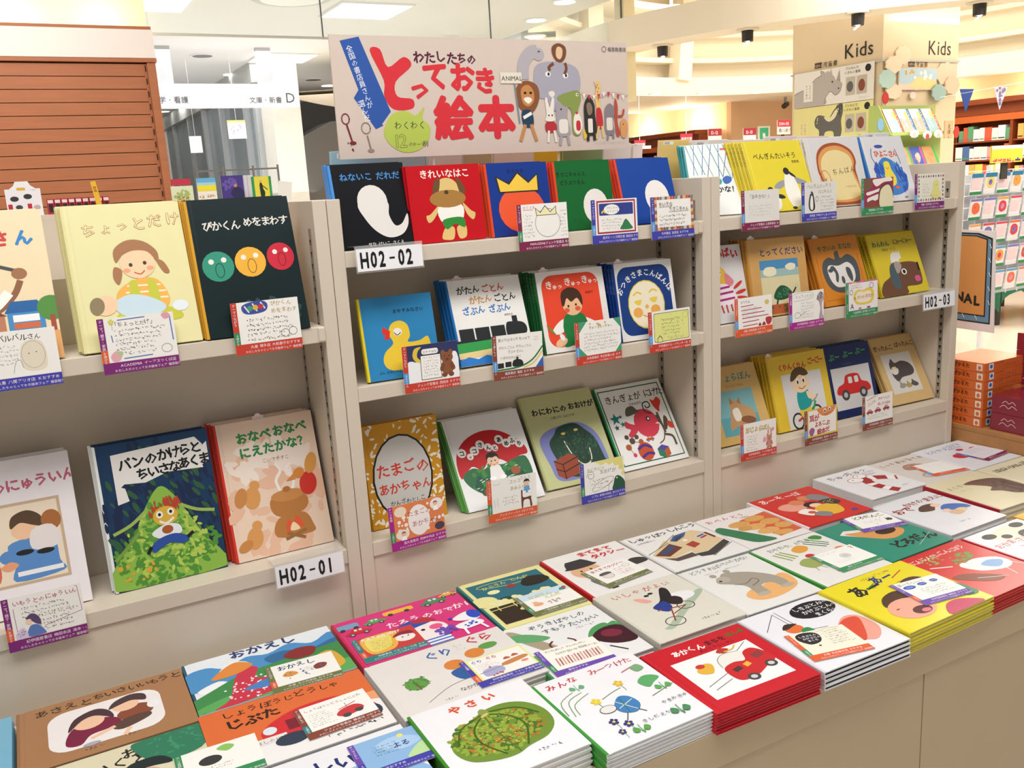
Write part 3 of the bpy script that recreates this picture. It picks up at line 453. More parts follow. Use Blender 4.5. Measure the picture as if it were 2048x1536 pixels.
scard('card with a crowned outline face and maroon band', .389, .120, 0, MAR, GRN, MAR, 'MARUZEN&ジュンク堂書店_札幌店', "T 12 8 6 b04a70 おうさま;L d02a60 .8 12 9.5 32 9.5;O 60 33 25 24 .7 333;P 333 38 20 36 6 46 14 56 3 66 14 78 5 78 20;P efe8b8 39 19 37.4 8 46 15.6 56 5 66 15.6 76.8 7 77 19;H 11 20 20 7 4 555 4;H 84 16 14 8 4 555 9", 'テーマことば', T4)
scard('card with red and blue double frame and speech cloud, on the green square book', .567, .1195, -.015, BLU, LBL, BLU, '金沢ビーンズ明文堂_飯田おすすめ', "R 12 2 84 58 a8283a;R 15 5 78 52 f0eeee;R 17 7 74 21 2c3c8c 2;R 17 31 74 24 f0eeea 2;O 50 17 0 0 0 fff;E 44 18 17 9 f4f2ee;T 32 17 5 222 うさこちゃんと;T 34 23 5 222 どうぶつえん;C e2c33c 3 22 24 26 20 30 24;H 20 37 50 4 3.6 555 5;B 2f7a4c 62 54 66 46 74 36 84 46 88 54", 'テーマどうぶつ', '３歳から')
mos = ';'.join(f"R {9+i*6.1:.1f} {y} 5.6 5.5 {['c85a40','e0b860','8a5a80','d8c8a8','5a8a70','b04a58'][(i*5+j) % 6]}" for j, y in ((0, 0), (2, 56)) for i in range(15)) + ';' + ';'.join(f"R {x} {6+i*6.3:.1f} 5.2 5.6 {['e0b860','c85a40','d8c8a8','8a5a80'][(i+j) % 4]}" for j, x in ((0, 9), (1, 94)) for i in range(8))
scard('card edged with many coloured little squares, on the glossy blue square book', .723, .1165, 0, BLU, LBL, BLU, '今井書店_吉成店_おすすめ', mos+";J 19 17 8 333 ちいさな 0;J 42 26 8 333 うさこちゃん 0;L 333 .6 19 18.5 48 18.5;L 333 .6 42 28 88 28;H 18 37 62 4 5 444 2", 'テーマことば', T4)
scard('card with a crescent moon and brown teddy bear, on the duck book', .118, -.133, -.02, RED, LBL, RED, 'ジュンク堂書店_西田店_おすすめ', "R 8.5 0 91.5 28 2a3060;B f2f2f4 8.5 30 16 26 24 30 34 40 30 60 8.5 62;B f2f2f4 78 24 88 18 98 22 100 60 70 60;R 34 8 30 9 f4f2ee 4;T 36 15 5 333 おやすみなさい;B e2c23c 34 4 22 6 18 18 24 28 34 28 26 20 28 10;R 31 18 37 41 222 1;R 32 19 35 39 f4f2ee 1;H 35 24 28 7 3.4 555 8;M 79 30 1 8a5232 7a4628", 'テーマつながり', 'あかちゃん')
scard('card with a small black train on a curving green bank, on the toy train book', .313, -.138, -.04, BRN, LBL, BRN, '福家書店_蒲高_おすすめ', "J 12 11 6 222 夏のなかまたちをのせて;J 13 24 5.4 333 がたんごとん_がたんごとん;J 30 32 5.4 333 ざぶんざぶん;J 14 42 5.6 333 つぎはだれかな？;C 2f7a44 3 8 60 50 58 78 48 100 26;C e0cc7c 3 60 60 80 54 100 34;P 2c5fb0 84 62 100 44 100 62;R 9 48 12 9 1d2024;R 24 47 12 9 1d2024;B 1d2024 39 56 40 46 50 44 58 48 58 56;R 46 40 4 6 1d2024;H 82 10 12 2 3 888", 'テーマ乗りもの', 'あかちゃん')
scard('card with green corner ornaments, on the orange red panel book with the child', .515, -.1355, 0, RED, LBL, RED, '未来屋書店_埼玉新都心店_おすすめ', "P 3f9a70 8.5 0 26 0 8.5 20;P 3f9a70 84 0 100 0 100 18;P 3f9a70 8.5 46 8.5 62 24 62;P 3f9a70 86 62 100 62 100 46;D e0a040 6 54 7 34 3 2 3;J 30 14 6 6a7a3a きゅっきゅっきゅっ;H 17 24 76 6 4 555 6", 'テーマからだ', 'あかちゃん')
scard('pale yellow card with black dots and a small house, on the full moon book', .710, -.135, 0, RED, LBL, RED, '戸田書店グループセンター店_おすすめ', "R 13 4 84 55 3a4a2a 3;R 14 5 82 53 e2e48c 3;D 333 16 54 30 36 22 .9 5;O 88 13 6 6 .5 b0a040;J 34 20 5 444 おつきさまが でる;H 30 27 46 4 4.4 555 12;P 333 20 60 20 52 26 46 32 52 32 60;P e2e48c 21 59 21 53 26 48 31 53 31 59;H 46 55 40 1 4 555", 'テーマつながり', 'あかちゃん')
scard('orange card with a white egg and red title, on the ochre patterned book', .0625, -.449, .03, MAG, GRN, MAG, '喜久屋書店_西神中央店_おすすめ', "R 8.5 0 91.5 62 e0824c;D f4f0ea 40 54 32 46 28 3.4 7;E 54 33 20 27 f4f0ec;J 34 24 11 a8382c たまごの;J 40 43 11 a8382c あかちゃん 0;E 22 12 11 9 f0e0c8;E 88 12 12 10 f4ece4;E 22 52 12 9 f0e4d4;E 90 52 9 7 4a3a50;K 86 14 .4 a05a60 fff;K 24 54 .4 8a5a5a fff", 'テーマ食物', '２歳から')
scard('card with a boy standing on a brown chair, on the red umbrella book', .280, -.4405, -.05, ORA, GRN, ORA, 'ブックファースト_Fおすすめ', "T 44 12 8 8a8a1c コッコ;T 66 9 8 8a8a1c さんと;J 46 25 8 8a8a1c あめふり;H 30 38 30 3 4 555;B 6a3a28 68 30 71 30 72 42 88 42 88 46 90 60 86 60 84 48 73 48 71 60 68 60;K 80 20 .62 1c1c1c 6aa0d0;L 9ab .5 14 36 14 52;L 9ab .5 20 34 20 50;C bbb .5 12 8 22 10 28 6", 'テーマつながり', '４歳から')
scard('card with a yellow burst, spirals and a dark green reptile, on the reptile book', .513, -.4515, -.02, BLU, GRN, BLU, 'リブロ_新宿大和店_渋さおすすめ', "P e4dc84 30 0 96 0 100 40 92 34 96 26 86 24 88 16 78 16 74 8 66 12 58 6 48 10 40 4;J 16 18 8 8a7a20 わにわにの;J 44 26 9 4a6a3c おおけが 0;C 555 .8 26 24 20 22 18 28 24 32 30 28 28 20 18 18 14 28;H 20 38 40 3 5 444 4;O 50 46 26 8 .6 444 -20;B 1f5238 72 62 74 50 78 38 86 36 96 44 100 52 100 62;C 222 .7 62 62 64 50 72 44;E 82 40 2 1.4 e8e0a0", 'テーマわに', '３歳から')
scard('card with faint pencil lettering and maroon band, on the pencil streak book', .985, .1165, 0, MAR, LBL, MAR, 'ジュンク堂書店_広島駅前店_おすすめ', "J 18 16 9 333 『あめかな！』 0;D 888 14 54 40 40 22 .5 3;H 18 32 70 4 4 aaa 5", 'テーマことば', 'あかちゃん', ground='e4e0da')
scard('card with a penguin drawing and blue band, beside the penguin book', 1.177, .1255, 0, BLU, LBL, BLU, '有隣堂_戸塚モディ店_おすすめ', "J 16 12 9 8a8a50 ぺんぎんたいそう;J 48 23 8 8a8a50 はじめるよ;B 333 26 20 32 20 36 34 38 52 30 58 22 54 20 40;B f0ece4 27 28 31 28 33 42 32 54 26 54 24 42;E 27 22 1 1 fff;H 52 32 40 5 4.4 444 7;O 44 34 4 5 .8 555", 'テーマ体操', 'あかちゃん', ground='e2dedb')
scard('maroon and white card with a slice of bread, beside the toast book', 1.385, .126, 0, GRN, LBL, GRN, '蔦屋書店_おすすめ', "R 8.5 0 91.5 62 9a2a50;B 7a5444 8.5 0 30 0 34 14 24 26 8.5 24;B f0e8e0 36 4 60 2 90 0 96 8 70 10 50 18 40 14;B f0e8e0 16 30 40 26 60 22 64 26 40 32 20 36;B f0e8e0 20 42 44 36 60 34 58 42 36 50 20 50;B 6a3a30 56 62 54 30 66 16 84 12 96 24 100 40 100 62;B e4dcb8 59 62 58 32 68 20 84 16 94 26 99 42 99 62;B 8a4438 8.5 62 16 52 36 46 52 56 54 62", 'テーマごはん', 'あかちゃん')
dots = ';'.join(f"E {14+i*8.2:.0f} {y} 2.3 2.6 {['a03050','7a9ab0'][(i+j) % 2]}" for j, y in ((0, 6), (1, 57)) for i in range(11)) + ';' + ';'.join(f"E {x} {14+i*8.4:.0f} 2.3 2.6 {['7a9ab0','a03050'][(i+j) % 2]}" for j, x in ((0, 14), (1, 95)) for i in range(5))
scard('card edged with small egg shapes around a yellow chick', 1.586, .128, -.01, PUR, LBL, PUR, '明屋_江村代佳_おすすめ', dots+";B e4e08c 62 20 74 14 82 22 80 32 88 44 80 54 62 54 54 44 62 32;C e0703a .8 70 24 73 26 76 24;E 62 55 3 2 d85a3a;E 84 55 3 2 d85a3a;H 24 24 26 4 4 aab 8;H 22 50 60 1 3.4 888", 'テーマごはん', 'あかちゃん', ground='ebe8d8')
scard('card with thick crimson lines and small red cups, on the striped bird book', .9645, -.133, 0, ORA, LBL, ORA, '宮脇_柏髙島屋_おすすめ', "J 16 11 6 333 おてがみ;"+';'.join(f"L b01c50 1.6 {16+i} {17+i*8} {[50,72,80,90,64,60][i]} {16+i*8}" for i in range(6))+";H 18 22 50 5 3 888 4;E 86 14 6 5 d8c070;B a82038 62 60 66 54 70 60;B a82038 72 60 77 53 82 60;B b83038 82 46 98 46 96 58 86 60", 'テーマつながり', 'あかちゃん')
scard('card with a tall pencil drawn tree and magenta band, on the tortoise book', 1.140, -.138, -.01, MAG, LBL, MAG, '紀伊國屋書店_広島店_おすすめ', "J 18 13 8 8a8a6a とってください 0;C 999 .7 12 12 14 4 40 2 66 4 68 14 40 18 14 18;B b8a4b0 86 62 90 40 84 22 80 18 84 8 96 6 100 20 95 30 96 50 100 62;C 666 .7 84 20 90 30 90 60;D 777 22 88 14 9 10 2 4;H 32 26 40 6 4 666 9;O 24 48 8 6 .8 6a8a5a;C 9a8a5a 1 32 50 40 46 46 44", 'テーマ食物', 'あかちゃん')
scard('green card with a yellow pepper shape around the title, beside the pepper book', 1.3385, -.1325, 0, GRN, GRN, GRN, '三省堂書店_遊学舘_おすすめ', "R 8.5 0 91.5 3 d860a0;R 20 0 12 3 e0c040;R 60 0 12 3 7aa050;B e2cc50 24 34 28 22 40 18 54 20 70 16 86 22 88 38 78 50 52 52 32 48;B f0e4d0 30 34 34 26 44 22 56 24 70 22 80 28 80 38 72 46 50 47 36 44;T 24 40 9 333 や 1;T 34 38 9 b8503c さいの 1 0 -.1;T 60 37 9 b8503c おなか 1 0 -.1;O 80 12 6 6 1 555;O 17 22 5 5 1 555;T 14 58 16 444 A 1;H 14 9 40 2 3.4 666 4;R 40 57 8 4 d860a0;R 66 57 10 4 a03a90", 'テーマ食物', 'あかちゃん', ground='efe8ea')
scard('card with a pink rabbit and yellow brush lettering, on the fox like dog book', .981, -.445, -.02, RED, LBL, RED, '紀伊國屋書店_アリオ橋本店_おすすめ', "J 14 20 13 2a2410 おじょらぽん 3 -.08;J 14 20 13 e6d060 おじょらぽん 0 -.08;H 15 30 34 6 4 666 6;M 80 42 .7 c8907c b87a6a;B e8a0b8 62 46 66 34 72 44;E 90 22 4 4 e89ab8;E 77 26 2 6 c8907c;E 85 26 2 6 c8907c", 'テーマことば', 'あかちゃん')
scard('card with a smiling orange face and bold red lettering, on the tricycle book', 1.199, -.4475, 0, BRN, LBL, BRN, '紀伊國屋書店_浦和店_おすすめ', "R 8.5 0 91.5 62 d8c050;R 12 3 84 55 f0ece4;B e08a50 40 0 50 16 68 20 88 14 92 0;E 62 8 4 5 f4f0e8;E 76 6 4 5 f4f0e8;E 62 9 2 3 222;E 76 7 2 3 222;C 8a3020 1 60 15 70 17 80 12;J 15 26 15 b83a50 耳が 3;J 30 40 12 b83a50 よろこぶ 3 -.05;J 38 57 13 b83a50 絵本だ 3 0;B 9a5a9a 14 46 22 40 30 46 24 58 16 56", 'テーマことば', 'あかちゃん')
scard('card with three little red cars, on the red car book', 1.413, -.4465, 0, BRN, LBL, BRN, '紀伊國屋書店_前橋店_おすすめ', "L a03050 .6 14 10 40 2;L a03050 .6 18 24 46 14;T 16 12 6.4 b83a50 くるまえほん 0 14;T 18 21 6.4 b83a50 だいすき 0 14;J 52 14 8 b83a50 赤ちゃんが 0 -.05;J 50 26 8 b83a50 楽しめる絵本 0 -.1;W 24 38 .5 b02840;W 50 37 .5 b02840;W 78 36 .5 b02840;H 16 48 74 2 4 888 4", 'テーマ乗りもの', 'あかちゃん')
scard('card with a faint pencil face and blue band, at the far left', -.5865, -.019, 0, BLU, BLU, BLU, '丸善_八尾アリオ店_Ｋおすすめ', "J 30 13 9 333 バルバルさん 1 0;H 14 22 40 5 4 777 3;B e4dac4 58 20 70 14 82 18 86 36 82 54 60 54 54 40;O 70 34 14 18 .5 999;E 65 32 .8 .8 555;E 74 31 .8 .8 555;C 999 .6 44 56 48 42 54 40 56 50", 'テーマ職人', '５歳から')
scard('card framed with blue brush marks and tiny flowers, on the cream outlined title book', -.4055, -.016, 0, PUR, ORA, PUR, 'ACADEMIA_イーアスつくば店_赤間おすすめ', "L 5a78b8 1.6 26 4 62 3;L 5a78b8 1.4 16 24 17 34;L 5a78b8 1.6 95 6 96 40;L 5a78b8 1.6 28 58 66 57;J 18 13 7.4 333 「ちょっとだけ」 0;H 19 20 70 3 4.6 333 2;H 20 39 62 3 4.6 333 7;B e0a0b0 84 2 92 0 96 6 88 9;F 18 6 .5 d8d060;B e4a8b0 12 52 20 46 26 52 22 60 14 60;E 24 50 4 3 a8c890;O 86 50 7 6 .6 999", 'テーマ「親子・家族」', '３歳から')
scard('card with a striped badge of three faces and gold title', -.191, -.014, 0, RED, GRN, RED, '丸善_博多店_大和泰子おすすめ', "B 3c4c9a 16 6 28 1 46 0 54 6 50 16 30 19 18 16;L e8e8f0 2 20 6 26 16;L e8e8f0 2 32 3 38 15;L e8e8f0 2 44 2 50 12;E 28 10 4 4 3f9a74;E 36 9.4 4 4 e0b040;E 44 8.6 4 4 c03048;J 58 9 8 b89a54 ぴかくん 0;J 58 20 8 b89a54 めをまわす 0;H 18 29 72 5 5 333 3;O 76 52 6 6 .6 555;O 88 50 6 6 .6 555", 'テーマつながり', '４歳から')
scard('card with a child in blue in a purple frame, on the framed picture book', -.6125, -.4545, 0, PUR, ORA, PUR, '紀伊國屋書店_梅田本店_滝本・小林おすすめ', "J 13 13 8.2 b03a78 いもうとの 1 0;J 54 12 8.2 b03a78 にゅういん 1 0;L a85a90 .7 92 3 95 3;L a85a90 .7 95 3 97 40;L a85a90 .7 97 40 48 50;L a85a90 .7 13 16 14 58;H 20 20 66 3 4.4 555 3;H 42 36 48 4 4.4 555 8;B 5a4068 26 34 34 28 42 34 44 46 38 44 32 38;B f0d0b8 26 36 32 36 32 44 26 42;B 5a78b8 26 60 30 46 40 46 48 58 46 61;B d8c8e0 12 52 22 46 26 60 12 61;D 8a6a9a 12 18 54 6 5 .8 4", 'テーマ「親子・家族」', '３歳から')

# ------------------------------------------------------------------ shelf number signs
def shelf_sign(label, x, z, txt, roll=0, by=.0):
    u, v = uv(0, .05, roll); M = frame(Vector((x, -.017, z)), u, v); t = thing('shelf_number_sign', label, 'sign'); t.matrix_world = M
    m = MB().box(-.002, .0012, -.003, .133, .0022, .047, 'eee'); m.box(-.002, .0012, .046, .133, .05, .0472, 'eee'); m.obj('holder', ACRYL, t)
    MB().box(0, .0002, 0, .131, .0009, .0415, 'f0f0f4').obj('plate', PRINT, t)
    m = MB(); compile_art(m, "T 9 35 40 16161a H02 3 0 .12;R 103 19 17 3.6 16161a;T 131 35 40 16161a "+txt+" 3 0 .12", 211, 41.5, .001, lambda a, b, l: (a*.62, -l, .0415-b)); m.obj('lettering', PRINT, t)
shelf_sign('white shelf sign reading H02-01 on the bottom shelf at the left', -.1712, -.459, '01')
shelf_sign('white shelf sign reading H02-02 below the black picture book', .0425, .112, '02')
shelf_sign('white shelf sign reading H02-03 on the right bookcase', 1.630, -.143, '03')

# ------------------------------------------------------------------ wide promotional board
bd = thing('promotional_board', 'wide pale pink board with big red lettering and an animal parade', 'sign', (.0725, .115, .319))
BW, BH = .686, .229; k = BW/100
MB().box(0, 0, 0, BW, .004, BH, 'd6c5ba').obj('panel', PRINT, bd)
for xx in (.2, .5): MB().tube((xx, .007, -.16), (xx, .007, .03), .003, 8).obj('support_rod', ACRYL, bd)
m = MB()
compile_art(m, "P 2f58a8 3 1.6 8.6 .4 16.4 20.6 13.4 24 13.8 24.4 11.4 25.4 5.6 16.8 7.2 14.6;"
 "V 4.9 4.7 1.95 f4f4f8 全国の書店員さんが 0 17 1.0;V 7.0 19.4 2.1 f4f4f8 選んだ 0 17;"
 "J 24.6 7 3.5 5a2038 わたしたちの 3 0;"
 "B d8323c 11.5 4 14.6 3.6 16.6 8.4 21.6 5.6 23.8 8 18.6 12.4 18.8 16.4 23.4 17.2 23.2 19.8 17.4 20 14.8 16.4 15 12;T 22.4 16.8 7 d8323c っ 4;T 26.8 14 8.6 d8323c て 4;T 35.4 14.4 8.8 d8323c お 4;T 43.4 15 8 d8323c き 4;T 29.8 27.6 13 d8323c 絵 4;T 44.4 27.4 12.6 d8323c 本 5;"
 "B b8ca58 14.6 24 17 21.2 21 20.4 24 21.8 26.8 19.4 26 22.6 28.2 25 27.4 29 24 31.6 19.4 32 15.6 30 13.8 27;T 17 25.4 2.5 333 わくわく;T 16.2 30.6 5.2 333 12 2;T 16.2 30.6 5.2 b8ca58 12;T 21 30.4 1.6 333 の;T 22.3 30.4 1.3 333 テーマ;T 25.6 30.4 1.8 333 別;"
 "O 2.6 22.4 1.1 1.4 .3 7a2a34;L 7a2a34 .5 2.8 24 4 28.6;E 4.2 29 1 .5 7a2a34;O 8.4 25 1.3 1.5 .25 8a7a6a;L 8a7a6a .4 8.6 27 9.4 31;E 9.4 31.2 1 .5 a08a7a;D 7a2a34 5 4 30 2 1.5 .25 3;"
 "T 92.4 2.8 1.45 444 福音館書店 0;O 91 2.2 .8 .8 .2 888;"
 "C b4aeb4 4 60.6 11.6 61 7 63.4 4 66 3.4;E 66.4 4.2 2 1.9 b4aeb4;E 66.6 3.4 .5 .25 555;"
 "B aaa6b4 64.4 13 65 8 69 6.4 76 6.6 80.6 8.6 81.4 14 78.6 18 74 17.4 73 20.6 70.4 20.8 69 17.6 66 17;C 8a8694 .3 70 17.4 71.6 21 74 20;E 69.6 10 1 .8 f0eeec;E 69.8 10 .4 .5 222;E 76 10.4 1 .8 f0eeec;E 76.2 10.4 .4 .5 222;B e8e2d8 69.4 15.6 70.6 17 71.8 16 71 15;"
 "B 7a4a30 71.8 4.8 71.4 2 73.8 .8 76.4 2 76.2 5 74 6.6;B e4c09c 72.8 4.6 73 2.4 74 1.8 75.2 2.6 75 4.6 74 5.6;C 7a4a30 1 71.8 6.8 70 8 70.4 9;C 7a4a30 1 76 6.6 76.4 8.4 75.6 10;"
 "B 8a5432 57.6 17 58.4 13.4 61.6 12 65.4 13.4 66 17.4 63.4 21.4 59.4 20.6;B c88a52 59.6 14.6 62 13.2 64 15 64 18 62 19.6 60 18.4;E 61 15.6 .5 .4 222;E 63 15.6 .5 .4 222;B f4efe6 60.4 17.4 62 16.8 63.4 17.6 62 18.8;B 22405c 59.6 21 63 21 63.4 25.4 60 25.4;L c88a52 1.1 60.6 25 58.6 30;L c88a52 1.1 62.6 25 64.4 30;L f4efe6 1 63 21.6 60 23;"
 "L 7a8a90 .5 57.4 12.4 58.6 24.6;R 52.6 9.6 7.4 3.2 e6decd;T 53 12 1.9 4a4a44 ANIMAL 1;"
 "B eee6dc 68.4 22 68 17.6 68.8 17.2 69.6 20 70.6 17.2 71.4 17.6 71 22 71.4 24 68 24;B b8323a 68 24.6 71.4 24.6 71.6 27.2 68.2 27.4;L eee6dc .8 69 27 68.6 30.6;L eee6dc .8 71 27 71.6 30.6;E 69.2 22.4 .25 .3 222;E 70.4 22.4 .25 .3 222;"
 "B a8a0a8 72 19 74.4 17.6 76.4 19.4 76 23 77 28 72.6 28.6 72 23;R 72.8 23.6 3.4 4.4 ece4da 1;E 73.8 20.6 .3 .3 222;L a8a0a8 .9 73.6 28 73 31.6;L a8a0a8 .9 75.8 28 76.4 31.6;"
 "B 8a9a50 72.6 17 76 15.6 80.4 15 81.4 17.6 80 22 81 28 78 28 77.6 21 74.6 19.4;E 80 16.2 .5 .5 f4f0dc;E 80.1 16.2 .25 .25 222;"
 "B f0e8dc 78.4 23.4 79.6 21.6 81 23 81.6 26 80 28.4 78.4 27;B c8343a 79.4 24.4 80.8 24.4 80.8 27 79.4 27;E 79.6 21.8 .5 .4 c8343a;B e6c040 81.8 27.4 83 27 83.4 29 82.2 30;"
 "B 35302c 82.6 19 84.4 16.8 86.4 19 86.6 22.6 87 28 83 28.4 82.4 23;B 8a7464 83.4 19.4 84.6 18.6 85.6 20 85.4 22 84 22.4;R 83.8 23.6 1.8 4.4 ece4da .4;L 35302c 1 83.8 28 83.6 30.6;L 35302c 1 86 28 86.2 30.4;"
 "B e6c27c 86.8 17 87.4 14 86.4 11.6 87.6 12.8 88.6 11.8 89 14 88.6 17 88.8 21 87.4 21;B c8343a 87.2 20.8 89 20.8 89.6 26 87.4 26.2;L e6c27c .7 88 26 87 30;L e6c27c .7 89.2 26 89.6 29.6;D a8743c 8 88 16 .8 3 .25 3;"
 "B 8a8088 90.6 20.4 92.6 19 94.4 21 93.6 25 94 28.4 90.8 28.4 90.4 24;R 91 23.4 2.4 4 e4dcd2 .6;L 8a8088 .8 91.6 28 91.2 30.4;L 8a8088 .8 93.4 28 93.6 30;"
 "B b8503c 94.6 17.4 95.6 19.8 95.4 25 96.4 28.6 94.8 29 94.2 22;C b8503c .7 95.6 23 97.4 22.8 98 20.8;B dc9c62 96.6 24.6 98.6 24 99.4 26.6 98.6 29.6 96.8 29.4;E 97.6 25.6 .2 .2 222;"
 "C b0a090 .2 81.4 15.6 88 17 94 15.6 100 16.6;"+';'.join(f"P {'c8404a' if i % 2 else 'f0e8e0'} {82+i*1.9:.1f} {15.9+.5*math.sin(i):.1f} {83.2+i*1.9:.1f} {15.9+.5*math.sin(i):.1f} {82.6+i*1.9:.1f} {17.6+.5*math.sin(i):.1f}" for i in range(9))+";H 84 31.4 14 1 .6 999 2",
 100, 33.38, k, lambda x, y, l: (x, -.0001-l, BH-y))
m.obj('board_print', PRINT, bd)

